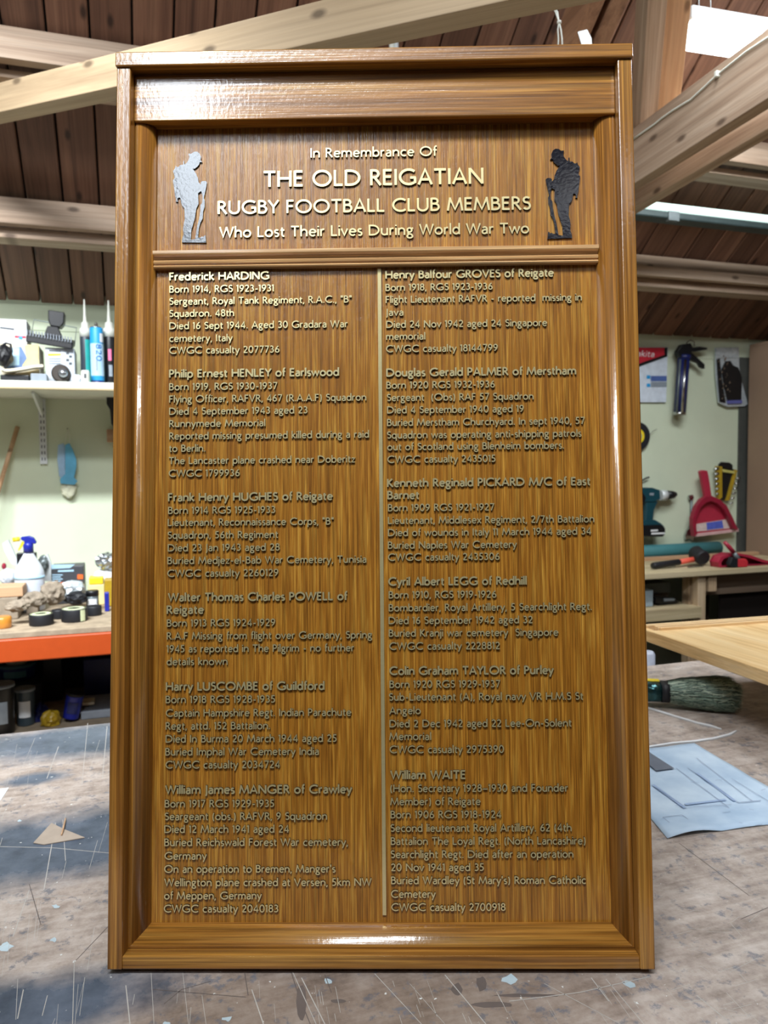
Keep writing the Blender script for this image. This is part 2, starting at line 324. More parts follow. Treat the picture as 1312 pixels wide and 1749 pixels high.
LINES = [
    ('h', -76.7, 74.6, 929.0, 'In Remembrance Of'),
    ('t', -133.0, 130.4, 893.9, 'THE OLD REIGATIAN'),
    ('u', -188.1, 185.5, 861.5, 'RUGBY FOOTBALL CLUB MEMBERS'),
    ('w', -185.4, 183.1, 832.8, 'Who Lost Their Lives During World War Two'),
    ('n', -245.5, -126.0, 781.4, 'Frederick HARDING'),
    ('b', -245.4, -120.3, 766.6, 'Born 1914, RGS 1923-1931'),
    ('b', -245.3, -28.0, 752.0, 'Sergeant, Royal Tank Regiment, R.A.C., "B"'),
    ('b', -245.2, -167.8, 737.3, 'Squadron. 48th'),
    ('b', -245.1, -33.0, 722.4, 'Died 16 Sept 1944. Aged 30 Gradara War'),
    ('b', -245.0, -169.8, 707.3, 'cemetery, Italy'),
    ('b', -244.9, -114.0, 692.9, 'CWGC casualty 2077736'),
    ('n', -244.9, -43.6, 664.5, 'Philip Ernest HENLEY of Earlswood'),
    ('b', -244.8, -116.5, 649.3, 'Born 1919, RGS 1930-1937'),
    ('b', -244.7, -11.6, 634.6, 'Flying Officer, RAFVR, 467 (R.A.A.F) Squadron'),
    ('b', -244.6, -80.8, 620.1, 'Died 4 September 1943 aged 23'),
    ('b', -244.5, -130.7, 605.4, 'Runnymede Memorial'),
    ('b', -244.4, -8.6, 590.7, 'Reported missing presumed killed during a raid'),
    ('b', -244.3, -201.5, 576.1, 'to Berlin.'),
    ('b', -244.6, -25.3, 561.5, 'The Lancaster plane crashed near Doberitz'),
    ('b', -244.5, -160.8, 546.6, 'CWGC 1799936'),
    ('n', -245.2, -51.8, 517.8, 'Frank Henry HUGHES of Reigate'),
    ('b', -245.1, -118.8, 502.9, 'Born 1914 RGS 1925-1933'),
    ('b', -245.4, -50.6, 488.8, 'Lieutenant, Reconnaissance Corps, "B"'),
    ('b', -245.3, -115.8, 473.9, 'Squadron, 56th Regiment'),
    ('b', -245.2, -113.8, 459.1, 'Died 23 Jan 1943 aged 28'),
    ('b', -245.5, -12.7, 444.2, 'Buried Medjez-el-Bab War Cemetery, Tunisia'),
    ('b', -245.4, -115.2, 429.4, 'CWGC casualty 2260129'),
    ('n', -244.0, -35.5, 401.1, 'Walter Thomas Charles POWELL of'),
    ('n', -245.9, -202.5, 386.6, 'Reigate'),
    ('b', -245.7, -118.9, 371.7, 'Born 1913 RGS 1924-1929'),
    ('b', -245.6, -6.8, 356.8, 'R.A.F Missing from flight over Germany, Spring'),
    ('b', -245.5, -27.7, 342.0, '1945 as reported in The Pilgrim - no further'),
    ('b', -245.4, -174.5, 327.3, 'details known'),
    ('n', -246.2, -62.3, 298.2, 'Harry LUSCOMBE of Guildford'),
    ('b', -246.5, -119.1, 283.8, 'Born 1918 RGS 1928-1935'),
    ('b', -246.0, -31.5, 268.4, 'Captain Hampshire Regt. Indian Parachute'),
    ('b', -246.3, -125.0, 253.6, 'Regt, attd. 152 Battalion.'),
    ('b', -246.2, -48.2, 238.9, 'Died In Burma 20 March 1944 aged 25'),
    ('b', -246.5, -68.8, 224.2, 'Buried Imphal War Cemetery India'),
    ('b', -246.0, -113.6, 209.5, 'CWGC casualty 2034724'),
    ('n', -245.8, -31.4, 180.8, 'William James MANGER of Crawley'),
    ('b', -246.7, -120.3, 165.5, 'Born 1917 RGS 1929-1935'),
    ('b', -246.6, -59.8, 151.1, 'Seargeant (obs.) RAFVR, 9 Squadron'),
    ('b', -246.9, -103.3, 136.8, 'Died 12 March 1941 aged 24'),
    ('b', -246.8, -36.0, 122.0, 'Buried Reichswald Forest War cemetery,'),
    ('b', -246.3, -198.1, 106.9, 'Germany'),
    ('b', -246.6, -50.5, 92.2, "On an operation to Bremen, Manger's"),
    ('b', -246.1, -9.7, 77.2, 'Wellington plane crashed at Versen, 5km NW'),
    ('b', -246.4, -135.0, 62.5, 'of Meppen, Germany'),
    ('b', -246.7, -115.6, 48.0, 'CWGC casualty 2040183'),
    ('n', 12.1, 211.1, 780.2, 'Henry Balfour GROVES of Reigate'),
    ('b', 12.0, 138.9, 765.3, 'Born 1918, RGS 1923-1936'),
    ('b', 12.1, 243.7, 750.8, 'Flight Lieutenant RAFVR - reported  missing in'),
    ('b', 12.6, 33.2, 735.5, 'Java'),
    ('b', 12.5, 202.2, 720.9, 'Died 24 Nov 1942 aged 24 Singapore'),
    ('b', 12.3, 58.6, 706.5, 'memorial'),
    ('b', 12.2, 144.0, 691.7, 'CWGC casualty 18144799'),
    ('n', 12.2, 235.1, 662.8, 'Douglas Gerald PALMER of Merstham'),
    ('b', 12.1, 139.6, 648.3, 'Born 1920 RGS 1932-1936'),
    ('b', 12.6, 184.8, 633.6, 'Sergeant  (Obs) RAF 57 Squadron'),
    ('b', 12.7, 173.3, 618.9, 'Died 4 September 1940 aged 19'),
    ('b', 12.5, 244.0, 604.0, 'Buried Merstham Churchyard. In sept 1940, 57'),
    ('b', 12.4, 239.7, 589.2, 'Squadron was operating anti-shipping patrols'),
    ('b', 12.7, 219.2, 575.3, 'out of Scotland using Blenheim bombers.'),
    ('b', 12.6, 139.2, 560.5, 'CWGC casualty 2435015'),
    ('n', 12.1, 248.7, 532.3, 'Kenneth Reginald PICKARD M/C of East'),
    ('n', 12.2, 49.2, 518.0, 'Barnet'),
    ('b', 12.7, 136.7, 503.7, 'Born 1909 RGS 1921-1927'),
    ('b', 12.6, 252.5, 488.9, 'Lieutenant, Middlesex Regiment, 2/7th Battalion'),
    ('b', 12.5, 248.8, 474.7, 'Died of wounds in Italy 11 March 1944 aged 34'),
    ('b', 12.3, 161.9, 460.1, 'Buried Naples War Cemetery'),
    ('b', 12.4, 142.0, 446.1, 'CWGC casualty 2435306'),
    ('n', 12.6, 172.8, 417.4, 'Cyril Albert LEGG of Redhill'),
    ('b', 12.7, 137.6, 402.5, 'Born 1910, RGS 1919-1926'),
    ('b', 12.6, 247.3, 387.6, 'Bombardier, Royal Artillery, 5 Searchlight Regt.'),
    ('b', 12.4, 179.0, 372.9, 'Died 16 September 1942 aged 32'),
    ('b', 12.4, 208.2, 358.4, 'Buried Kranji war cemetery  Singapore'),
    ('b', 13.0, 140.8, 343.4, 'CWGC casualty 2228812'),
    ('n', 13.0, 201.5, 314.7, 'Colin Graham TAYLOR of Purley'),
    ('b', 12.8, 140.3, 299.8, 'Born 1920 RGS 1929-1937'),
    ('b', 12.1, 235.1, 285.3, 'Sub-Lieutenant (A), Royal navy VR H.M.S St'),
    ('b', 12.6, 48.6, 269.9, 'Angelo'),
    ('b', 12.4, 221.1, 255.0, 'Died 2 Dec 1942 aged 22 Lee-On-Solent'),
    ('b', 12.3, 60.3, 240.5, 'Memorial'),
    ('b', 12.4, 143.5, 225.7, 'CWGC casualty 2975390'),
    ('n', 13.4, 99.2, 196.5, 'William WAITE'),
    ('b', 12.6, 215.7, 181.8, '(Hon. Secretary 1928~1930 and Founder'),
    ('b', 12.8, 115.7, 167.1, 'Member) of Reigate'),
    ('b', 12.7, 139.3, 152.4, 'Born 1906 RGS 1918-1924'),
    ('b', 12.6, 218.8, 137.3, 'Second lieutenant Royal Artillery. 62 (4th'),
    ('b', 12.7, 234.5, 122.7, 'Battalion The Loyal Regt. (North Lancashire)'),
    ('b', 12.6, 220.2, 108.0, 'Searchlight Regt. Died after an operation'),
    ('b', 12.9, 118.7, 93.5, '20 Nov 1941 aged 35'),
    ('b', 12.7, 233.6, 79.0, "Buried Wardley (St Mary's) Roman Catholic"),
    ('b', 12.6, 63.0, 63.9, 'Cemetery'),
    ('b', 12.8, 142.3, 49.3, 'CWGC casualty 2700918'),
]
# ------------------------------------------------------------------ lettering: a humanist stroke alphabet (cap height 1)
def _arc(cx, cy, rx, ry, a0, a1):
    n = max(6, int(abs(a1 - a0) / 16)); return [(cx + rx * math.cos(math.radians(a0 + (a1 - a0) * i / n)), cy + ry * math.sin(math.radians(a0 + (a1 - a0) * i / n))) for i in range(n + 1)]
h = 0.06
G = {
 'A': (.70, [[(.03, 0), (.35, .96), (.67, 0)], [(.14, .32), (.56, .32)]]),
 'B': (.54, [[(.07, 0), (.07, 1)], [(.07, .94), (.24, .94)] + _arc(.24, .745, .19, .195, 90, -90)[1:] + [(.07, .55)], [(.07, .55), (.27, .55)] + _arc(.27, .305, .22, .245, 90, -90)[1:] + [(.07, .06)]]),
 'C': (.80, [_arc(.49, .5, .43, .46, 48, 312)]),
 'D': (.80, [[(.07, 0), (.07, 1)], [(.07, .94), (.28, .94)] + _arc(.28, .5, .45, .44, 90, -90)[1:] + [(.07, .06)]]),
 'E': (.48, [[(.07, 0), (.07, 1)], [(.07, .94), (.44, .94)], [(.07, .53), (.4, .53)], [(.07, .06), (.45, .06)]]),
 'F': (.46, [[(.07, 0), (.07, 1)], [(.07, .94), (.43, .94)], [(.07, .52), (.39, .52)]]),
 'G': (.86, [_arc(.49, .5, .43, .46, 48, 318), [(.56, .45), (.84, .45)], [(.8, .45), (.8, .1)]]),
 'H': (.72, [[(.07, 0), (.07, 1)], [(.65, 0), (.65, 1)], [(.07, .52), (.65, .52)]]),
 'I': (.14, [[(.07, 0), (.07, 1)]]),
 'J': (.20, [[(.12, 1), (.12, .0)] + _arc(-.02, .0, .14, .24, 0, -75)[1:]]),
 'K': (.58, [[(.07, 0), (.07, 1)], [(.5, 1), (.1, .52)], [(.14, .56), (.56, 0)]]),
 'L': (.46, [[(.07, 0), (.07, 1)], [(.07, .06), (.45, .06)]]),
 'M': (.90, [[(.03, 0), (.17, 1)], [(.14, .98), (.45, .1), (.76, .98)], [(.73, 1), (.87, 0)]]),
 'N': (.75, [[(.07, 0), (.07, 1)], [(.68, 0), (.68, 1)], [(.07, .97), (.68, .03)]]),
 'O': (.96, [_arc(.48, .5, .42, .46, 0, 360)]),
 'P': (.50, [[(.07, 0), (.07, 1)], [(.07, .94), (.22, .94)] + _arc(.22, .7, .22, .24, 90, -90)[1:] + [(.07, .46)]]),
 'R': (.55, [[(.07, 0), (.07, 1)], [(.07, .94), (.22, .94)] + _arc(.22, .72, .2, .22, 90, -90)[1:] + [(.07, .5)], [(.22, .52), (.53, 0)]]),
 'S': (.47, [_arc(.25, .745, .18, .2, 35, 270) + _arc(.24, .3, .19, .245, 90, -145)[1:]]),
 'T': (.60, [[(.01, .94), (.59, .94)], [(.3, 0), (.3, .94)]]),
 'U': (.70, [[(.07, 1), (.07, .34)] + _arc(.35, .34, .28, .3, 180, 360)[1:] + [(.63, 1)]]),
 'V': (.66, [[(.02, 1), (.33, .04), (.64, 1)]]),
 'W': (1.0, [[(.02, 1), (.26, .04), (.5, .98)], [(.5, .98), (.74, .04), (.98, 1)]]),
 'Y': (.58, [[(.0, 1), (.29, .5), (.58, 1)], [(.29, .5), (.29, 0)]]),
 'a': (.46, [_arc(.23, .47, .16, .17, 150, 0) + [(.39, 0)], [(.39, .4), (.22, .38)] + _arc(.21, .2, .15, .17, 90, 290)[1:] + [(.39, .14)]]),
 'b': (.55, [[(.06, 0), (.06, 1.06)], _arc(.28, .34, .22, .3, 0, 360)]),
 'c': (.46, [_arc(.29, .34, .23, .3, 50, 310)]),
 'd': (.55, [[(.49, 0), (.49, 1.06)], _arc(.27, .34, .22, .3, 0, 360)]),
 'e': (.53, [[(.06, .36), (.49, .36)], _arc(.28, .34, .22, .3, 5, 318)]),
 'f': (.28, [[(.13, 0), (.13, .82)] + _arc(.26, .84, .13, .18, 180, 75)[1:], [(.02, .62), (.28, .62)]]),
 'g': (.49, [_arc(.22, .46, .16, .19, 0, 360), [(.36, .6), (.48, .64)], [(.14, .3), (.1, .17), (.2, .09), (.34, .06)] + _arc(.24, -.12, .19, .16, 55, -200)[1:] + [(.14, .06)]]),
 'h': (.53, [[(.06, 0), (.06, 1.06)], _arc(.27, .4, .2, .24, 180, 0) + [(.47, 0)]]),
 'i': (.12, [[(.06, 0), (.06, .68)], [(.06, .84), (.06, .97)]]),
 'j': (.12, [[(.06, .68), (.06, -.1)] + _arc(-.06, -.1, .12, .18, 0, -80)[1:], [(.06, .84), (.06, .97)]]),
 'k': (.46, [[(.06, 0), (.06, 1.06)], [(.4, .68), (.09, .35)], [(.14, .4), (.45, 0)]]),
 'l': (.12, [[(.06, 0), (.06, 1.06)]]),
 'm': (.83, [[(.06, 0), (.06, .68)], _arc(.24, .42, .17, .22, 180, 0) + [(.41, 0)], _arc(.59, .42, .18, .22, 180, 0) + [(.77, 0)]]),
 'n': (.53, [[(.06, 0), (.06, .68)], _arc(.27, .42, .2, .22, 180, 0) + [(.47, 0)]]),
 'o': (.58, [_arc(.29, .34, .24, .3, 0, 360)]),
 'p': (.55, [[(.06, -.32), (.06, .68)], _arc(.28, .34, .22, .3, 0, 360)]),
 'q': (.55, [[(.49, -.32), (.49, .68)], _arc(.27, .34, .22, .3, 0, 360)]),
 'r': (.32, [[(.06, 0), (.06, .68)], _arc(.24, .44, .18, .2, 180, 70)]),
 's': (.36, [_arc(.19, .49, .13, .145, 40, 270) + _arc(.18, .19, .135, .155, 90, -140)[1:]]),
 't': (.31, [[(.13, .86), (.13, .2)] + _arc(.25, .2, .12, .15, 180, 290)[1:], [(.02, .62), (.3, .62)]]),
 'u': (.53, [[(.06, .68), (.06, .28)] + _arc(.26, .28, .2, .23, 180, 360)[1:], [(.46, 0), (.46, .68)]]),
 'v': (.46, [[(.01, .68), (.23, .04), (.45, .68)]]),
 'w': (.74, [[(.01, .68), (.19, .04), (.37, .66)], [(.37, .66), (.55, .04), (.73, .68)]]),
 'x': (.45, [[(.02, 0), (.43, .68)], [(.02, .68), (.43, 0)]]),
 'y': (.46, [[(.01, .68), (.23, .06)], [(.45, .68), (.12, -.32)]]),
 'z': (.42, [[(.03, .62), (.38, .62), (.04, .06), (.4, .06)]]),
 '0': (.56, [_arc(.28, .5, .22, .46, 0, 360)]),
 '1': (.24, [[(.15, 0), (.15, .98)], [(.0, .84), (.16, .95)]]),
 '2': (.50, [_arc(.23, .7, .18, .24, 160, -20) + [(.06, .06)], [(.05, .06), (.47, .06)]]),
 '3': (.48, [_arc(.2, .74, .17, .2, 140, -90), _arc(.2, .3, .2, .24, 90, -140)]),
 '4': (.56, [[(.4, 0), (.4, .98), (.05, .3)], [(.03, .28), (.54, .28)]]),
 '5': (.48, [[(.42, .94), (.13, .94), (.1, .58)] + _arc(.18, .32, .22, .26, 90, -130)[1:]]),
 '6': (.52, [[(.4, .96), (.2, .72), (.08, .45)], _arc(.27, .3, .19, .24, 0, 360)]),
 '7': (.50, [[(.03, .94), (.44, .94), (.16, 0)]]),
 '8': (.50, [_arc(.25, .74, .16, .2, 0, 360), _arc(.25, .3, .19, .24, 0, 360)]),
 '9': (.52, [[(.12, .04), (.32, .28), (.44, .55)], _arc(.25, .7, .19, .24, 0, 360)]),
 ',': (.16, [[(.1, .12), (.03, -.16)]]), '.': (.16, [[(.08, 0), (.08, .13)]]),
 '-': (.36, [[(.05, .36), (.31, .36)]]), '~': (.56, [[(.02, .36), (.54, .36)]]),
 '(': (.26, [_arc(.32, .4, .24, .66, 125, 235)]), ')': (.26, [_arc(-.06, .4, .24, .66, 55, -55)]),
 '"': (.28, [[(.07, .72), (.07, 1.04)], [(.21, .72), (.21, 1.04)]]), "'": (.14, [[(.07, .72), (.07, 1.04)]]),
 '/': (.38, [[(.02, -.05), (.36, 1.02)]]), ' ': (.28, []),
}
GAP = 0.085
def text_mb(text, x0, x1, z, cap, weight, y, depth, mi=0, side=1, M_=None, outline=0.0):
    """raised lettering in the x-z plane, its face at y and its edges running back by depth"""
    adv = 0.0; pos = []
    for ch in text:
        wd, st = G[ch]; pos.append((adv, st)); adv += wd + GAP
    adv -= GAP
    sx = (x1 - x0) / adv; mb = MB(); M_ = M_ or (lambda a, b_, c: (a, b_, c)); k = 0
    hw = weight * cap / 2
    for off, strokes in pos:
        for st in strokes:
            P = [Vector((x0 + (off + p[0]) * sx, z + p[1] * cap)) for p in st]
            if P[0].y == P[-1].y and len(P) == 2: pass
            closed = (P[0] - P[-1]).length < 1e-7 and len(P) > 3
            n = len(P) - 1 if closed else len(P)
            L, R_ = [], []
            for i in range(n):
                if closed: a, c_ = P[(i - 1) % n], P[(i + 1) % n]
                else: a, c_ = P[max(i - 1, 0)], P[min(i + 1, n - 1)]
                d1 = (P[i] - a).normalized() if (P[i] - a).length > 1e-9 else (c_ - P[i]).normalized()
                d2 = (c_ - P[i]).normalized() if (c_ - P[i]).length > 1e-9 else d1
                t = (d1 + d2)
                t = t.normalized() if t.length > 1e-6 else d1
                nn = Vector((-t.y, t.x)); kk = min(1.5, 1 / max(0.3, nn.dot(Vector((-d1.y, d1.x)))))
                L.append(P[i] + nn * hw * kk); R_.append(P[i] - nn * hw * kk)
            yy = y - (k % 9) * 0.00003; k += 1
            base = len(mb.v)
            for q in L: mb.v.append(M_(q.x, yy, q.y))
            for q in R_: mb.v.append(M_(q.x, yy, q.y))
            for q in L: mb.v.append(M_(q.x, y + depth, q.y))
            for q in R_: mb.v.append(M_(q.x, y + depth, q.y))
            m_ = n if closed else n - 1
            for i in range(m_):
                j = (i + 1) % n
                mb.f += [[base + n + i, base + n + j, base + j, base + i]]; mb.m.append(mi); mb.smooth.append(False)
                if depth:
                    mb.f += [[base + i, base + j, base + 2 * n + j, base + 2 * n + i], [base + n + j, base + n + i, base + 3 * n + i, base + 3 * n + j]]
                    mb.m += [side, side]; mb.smooth += [False, False]
            if depth and not closed:
                for i in (0, n - 1):
                    mb.f.append([base + i, base + n + i, base + 3 * n + i, base + 2 * n + i]); mb.m.append(side); mb.smooth.append(False)
    return mb
def fixn(o):
    bm = bmesh.new(); bm.from_mesh(o.data); bmesh.ops.recalc_face_normals(bm, faces=bm.faces); bm.to_mesh(o.data); bm.free(); return o
def inv(o, root): o.matrix_parent_inverse = Matrix.Translation(-Vector(root.location)); return o
# ------------------------------------------------------------------ the room (walls square to the axes)
YW, ZE, PITCH = 2.45, 2.085, math.radians(37)          # back wall, eaves height, roof pitch
XL, XR, YF = -2.2, 4.9, -3.05
def struct(mb, name, mt, **k): return mb.build(name, mt, kind='structure', **k)
M['wall'] = plain('painted_wall', srgb(202, 212, 188), 0.75, var=0.05, scale=3, bumps=0.05)
M['sidewall'] = plain('dull_side_wall', srgb(120, 112, 98), 0.8)
M['floor'] = plain('concrete_floor', srgb(72, 66, 60), 0.8, var=0.25, scale=6, bumps=0.3)
M['white'] = plain('white_paint', srgb(212, 214, 204), 0.5, var=0.04)
struct(MB().box((XL, YF, -0.1), (XR, YW, 0.0)), 'floor', M['floor'])
wb = struct(MB().box((XL, YW, 0), (XR, YW + 0.1, ZE + 0.05)), 'wall_back', M['wall'])
struct(MB().box((XL, YF - 0.1, 0), (XR, YF, ZE + 0.05)), 'wall_front', plain('dull_boarded_wall', srgb(64, 56, 48), 0.8))
ridge = (YW + YF) / 2; zr = ZE + (YW - ridge) * math.tan(PITCH)
for x, nm in ((XL, 'wall_left'), (XR, 'wall_right')):
    struct(MB().prism([(YF, 0), (YW, 0), (YW, ZE), (ridge, zr), (YF, ZE)], x, x + (0.1 if x > 0 else -0.1), M=lambda a, b_, c: (b_, a, c)), nm, M['sidewall'])
fixn(bpy.data.objects['wall_left']); fixn(bpy.data.objects['wall_right'])
struct(MB().box((XL, YW - 0.0035, ZE - 0.10), (XR, YW, ZE - 0.005)), 'trim_1', M['wall'])
# roof: boarding laid down the slope; each board is a piece of the ceiling
S = Vector((0, -math.cos(PITCH), math.sin(PITCH))); NR = Vector((0, -math.sin(PITCH), -math.cos(PITCH)))   # up the slope, into the room
SL = (YW - ridge) / math.cos(PITCH)
back = struct(MB().obox(Vector(((XL + XR) / 2, YW, ZE)) + S * SL / 2 - NR * 0.045, ((XR - XL) / 2, 0, 0), S * (SL / 2 + 0.05), NR * 0.012), 'ceiling', plain('roofing_felt', (0.01, 0.009, 0.008, 1), 0.9))
struct(MB().obox(Vector(((XL + XR) / 2, YF, ZE)) + Vector((0, math.cos(PITCH), math.sin(PITCH))) * SL / 2, ((XR - XL) / 2, 0, 0), Vector((0, math.cos(PITCH), math.sin(PITCH))) * (SL / 2 + 0.02), Vector((0, math.sin(PITCH), -math.cos(PITCH))) * 0.012), 'ceiling', M['plank'])
PWD = 0.1155
base = MB().box((-PWD / 2 + 0.003, 0, -0.009), (PWD / 2 - 0.003, SL, 0.009)).build('plank', M['plank'], back, bevel=0.003, seg=1)
rot = Matrix(((1, 0, 0), (0, S.y, NR.y), (0, S.z, NR.z))).to_4x4()
rot = Matrix((Vector((1, 0, 0)), S, Vector((1, 0, 0)).cross(S))).transposed().to_4x4()
n_pl = int((XR - XL) / PWD)
for i in range(n_pl):
    o = base if i == 0 else base.copy()
    if i: COL.objects.link(o)
    mm = rot.copy(); mm.translation = Vector((XL + PWD * (i + 0.5) + 0.03, YW, ZE)) - NR * (0.012 + random.uniform(0, 0.006))
    o.parent = back; o.matrix_world = mm
def roofpt(x, s, off=0.0): return Vector((x, YW, ZE)) + S * s + NR * off
# purlins
def purlin(Yp, h1, label, extra=True):
    s = (YW - Yp) / math.cos(PITCH); c = roofpt(0, s, 0.0)
    p = empty('purlin', (XL, Yp, c.z), label=label, cat='roof beam', group='purlins under the back roof slope')
    mid = (XL + XR) / 2 - XL
    def piece(name, y0, y1, z0, z1, mt):
        MB().prism([(y0, z0), (y1, z0), (y1, z1 - (y1 - y0) * math.tan(PITCH) if z1 > c.z - .03 else z1), (y0, z1)], XL, XR, M=lambda a, b_, c_: (b_, a, c_)).build(name, mt, p, bevel=0.002).matrix_parent_inverse = Matrix.Translation(-Vector(p.location))
    return p, piece, c
p, piece, c = purlin(2.06, 0.1, 'pale pine purlin with two stepped battens just above the shelf wall')
piece('beam', 2.06, 2.11, c.z - 0.095, c.z - 0.028, M['pine']); piece('batten', 2.02, 2.059, c.z - 0.125, c.z - 0.085, M['pine']); piece('batten', 2.062, 2.15, c.z - 0.16, c.z - 0.127, M['pine'])
p, piece, c = purlin(1.62, 0.1, 'upper pale pine purlin running under the higher roof boards')
piece('beam', 1.64, 1.69, c.z - 0.10, c.z - 0.028, M['pine']); piece('batten', 1.60, 1.639, c.z - 0.135, c.z - 0.075, M['pine']); piece('batten', 1.66, 1.75, c.z - 0.16, c.z - 0.137, M['pine'])
# paired rafter above the board
def raf_x(px, py, off):     # where a sight line meets the plane hung `off` below the roof
    d = ray(px, py); P0 = roofpt(0, 0, off); t = (P0 - CAM).dot(NR) / d.dot(NR); return CAM + d * t
r = empty('paired_rafter', (raf_x(985, 30, 0.1).x, YW, ZE), label='double brown rafter with a dark slot behind the top of the memorial board', cat='rafter')
for px in (990, 1030):
    x = raf_x(px, 30, 0.20).x
    MB().obox(roofpt(x, SL / 2 + 0.1, 0.20), (0.024, 0, 0), S * (SL / 2 - 0.3), NR * 0.055).build('rafter_board', M['rafter'], r, bevel=0.002).matrix_parent_inverse = Matrix.Translation(-Vector(r.location))

def timber(name, p0, p1, wd, ht, parent, mt, up=(0, 0, 1), label=None):
    p0, p1 = Vector(p0), Vector(p1); L = (p1 - p0).length; x = (p1 - p0).normalized(); y = Vector(up).cross(x).normalized(); z = x.cross(y)
    o = MB().box((0, -wd / 2, -ht / 2), (L, wd / 2, ht / 2)).build(name, mt, parent, bevel=0.002, label=label)
    mm = Matrix((x, y, z)).transposed().to_4x4(); mm.translation = p0 - (Vector(parent.location) if parent else Vector())
    o.matrix_local = mm; return o
# the long brace crossing the upper left
a, b_ = atT(0, 166, 2.1), atT(500, 47, 1.55)
d = b_ - a; p0, p1 = a - d * 0.9, a + d * 2.4
side = d.cross(Vector((0, 0, 1))).normalized()
if side.dot(FW) < 0: side = -side
br = tag(timber('brace_beam', p0 + side * 0.03, p1 + side * 0.03, 0.06, 0.078, None, M['brace']), 'long pale pine brace slanting up behind the top left corner of the board', 'beam')
# truss on the right: twin lower chord boards with a post between
A0, A1 = atT(1083, 266, 2.40), atT(1312, 108, 1.90)
d = A1 - A0; q0, q1 = A0 - d * 1.2, A0 + d * 2.2
tr = empty('roof_truss', q0, label='rough pine truss with twin lower chords and a leaning post at the right', cat='roof truss')
sd = d.cross(Vector((0, 0, 1))).normalized()
if sd.dot(FW) < 0: sd = -sd
def along(mb, name, ax): return inv(mb.build(name, ax, tr, bevel=0.002), tr)
# grain follows each timber: build it along its own x axis
timber('chord_board', q0 + sd * 0.022, q1 + sd * 0.022, 0.044, 0.17, tr, M['pine'])
timber('chord_board', q0 + sd * 0.15, q1 + sd * 0.15, 0.044, 0.17, tr, M['pine'])
P0, P1 = atT(1096, 245, 2.50), atT(1117, -60, 2.02)
timber('post', P0, P1, 0.085, 0.055, tr, M['pine'], up=sd)
timber('post_batten', P0 + RT * 0.047 + sd * 0.03, P1 + RT * 0.047 + sd * 0.03, 0.022, 0.07, tr, M['pineWarm'], up=sd)
# white cable clipped along the chord
pts = []
for px, py in ((1078, 240), (1095, 228), (1118, 212), (1130, 202), (1150, 188), (1180, 170), (1205, 147), (1226, 127), (1250, 108), (1275, 88), (1312, 64), (1340, 44)):
    dd = ray(px, py); t = (A0 - sd * 0.004 - CAM).dot(sd) / dd.dot(sd); pts.append(CAM + dd * t)
cb = empty('cable', pts[0], label='thin white cable clipped along the face of the right truss beam', cat='cable')
inv(MB().tube(pts, 0.0028, 6).build('flex', M['white'], cb), cb)
inv(MB().obox(pts[7], (0.008, 0, 0), (0, 0.005, 0), (0, 0, 0.008)).build('clip', M['white'], cb, bevel=0.002), cb)
# LED batten hanging at the upper right
ZL = 2.74
la, lb, lc = onZ(1138, 82, ZL), onZ(1146, 36, ZL), onZ(1243, 98, ZL)
lu = (lc - la).normalized(); lw = Vector((-lu.y, lu.x, 0)); wl = (lb - la).dot(lw)
if wl < 0: lw, wl = -lw, -wl
LC = la + lu * 0.33 + lw * wl / 2
led = empty('led_batten', LC, label='bright white rectangular LED light glowing under the roof at upper right', cat='ceiling light')
inv(MB().obox(LC + Vector((0, 0, .034)), lu * .34, lw * (wl / 2 + .008), (0, 0, .02)).build('housing', M['metal_white'], led, bevel=0.006), led)
inv(MB().obox(LC + Vector((0, 0, .006)), lu * .33, lw * wl / 2, (0, 0, .007)).build('diffuser', M['glow'], led, bevel=0.004), led)
for px, py in ((1155, 33), (1162, 33)):
    P = LC - lu * (.30 if px < 1158 else .26) + lw * wl * .4 + Vector((0, 0, .054))
    inv(MB().tube([P, P + Vector((0.02 if px > 1158 else 0.0, 0.05, 0.5))], 0.0012, 5).build('hanging_wire', M['metal_white'], led), led)
area('led_light', (LC.x, LC.y, 2.73), (led.location.x, led.location.y, 0), 0.6, 0.14, 6, WHITE)
# fluorescent batten under the purlin on the right
fz = 2.19; e0 = onY(1040, 345, 1.78)
fl = empty('fluorescent_light', (e0.x + 0.6, 1.78, e0.z), label='long fluorescent batten light with a pale green glowing top below the right truss', cat='ceiling light')
z0 = onY(1085, 352, 1.78).z; xs, xe = e0.x + 0.0, e0.x + 1.6
inv(MB().box((xs, 1.755, z0 - 0.042), (xe, 1.82, z0 - 0.014)).build('housing', M['dark_housing'], fl, bevel=0.006), fl)
inv(MB().tube([(xs + 0.02, 1.775, z0 + 0.004), (xe - 0.02, 1.775, z0 + 0.004)], 0.0175, 14).build('tube', M['tube_glow'], fl), fl)
for x in (xs + 0.25, xs + 1.0, xe - 0.3):
    inv(MB().box((x, 1.75, z0 - 0.05), (x + 0.05, 1.77, z0 - 0.014)).build('tube_clip', M['metal_grey'], fl, bevel=0.002), fl)
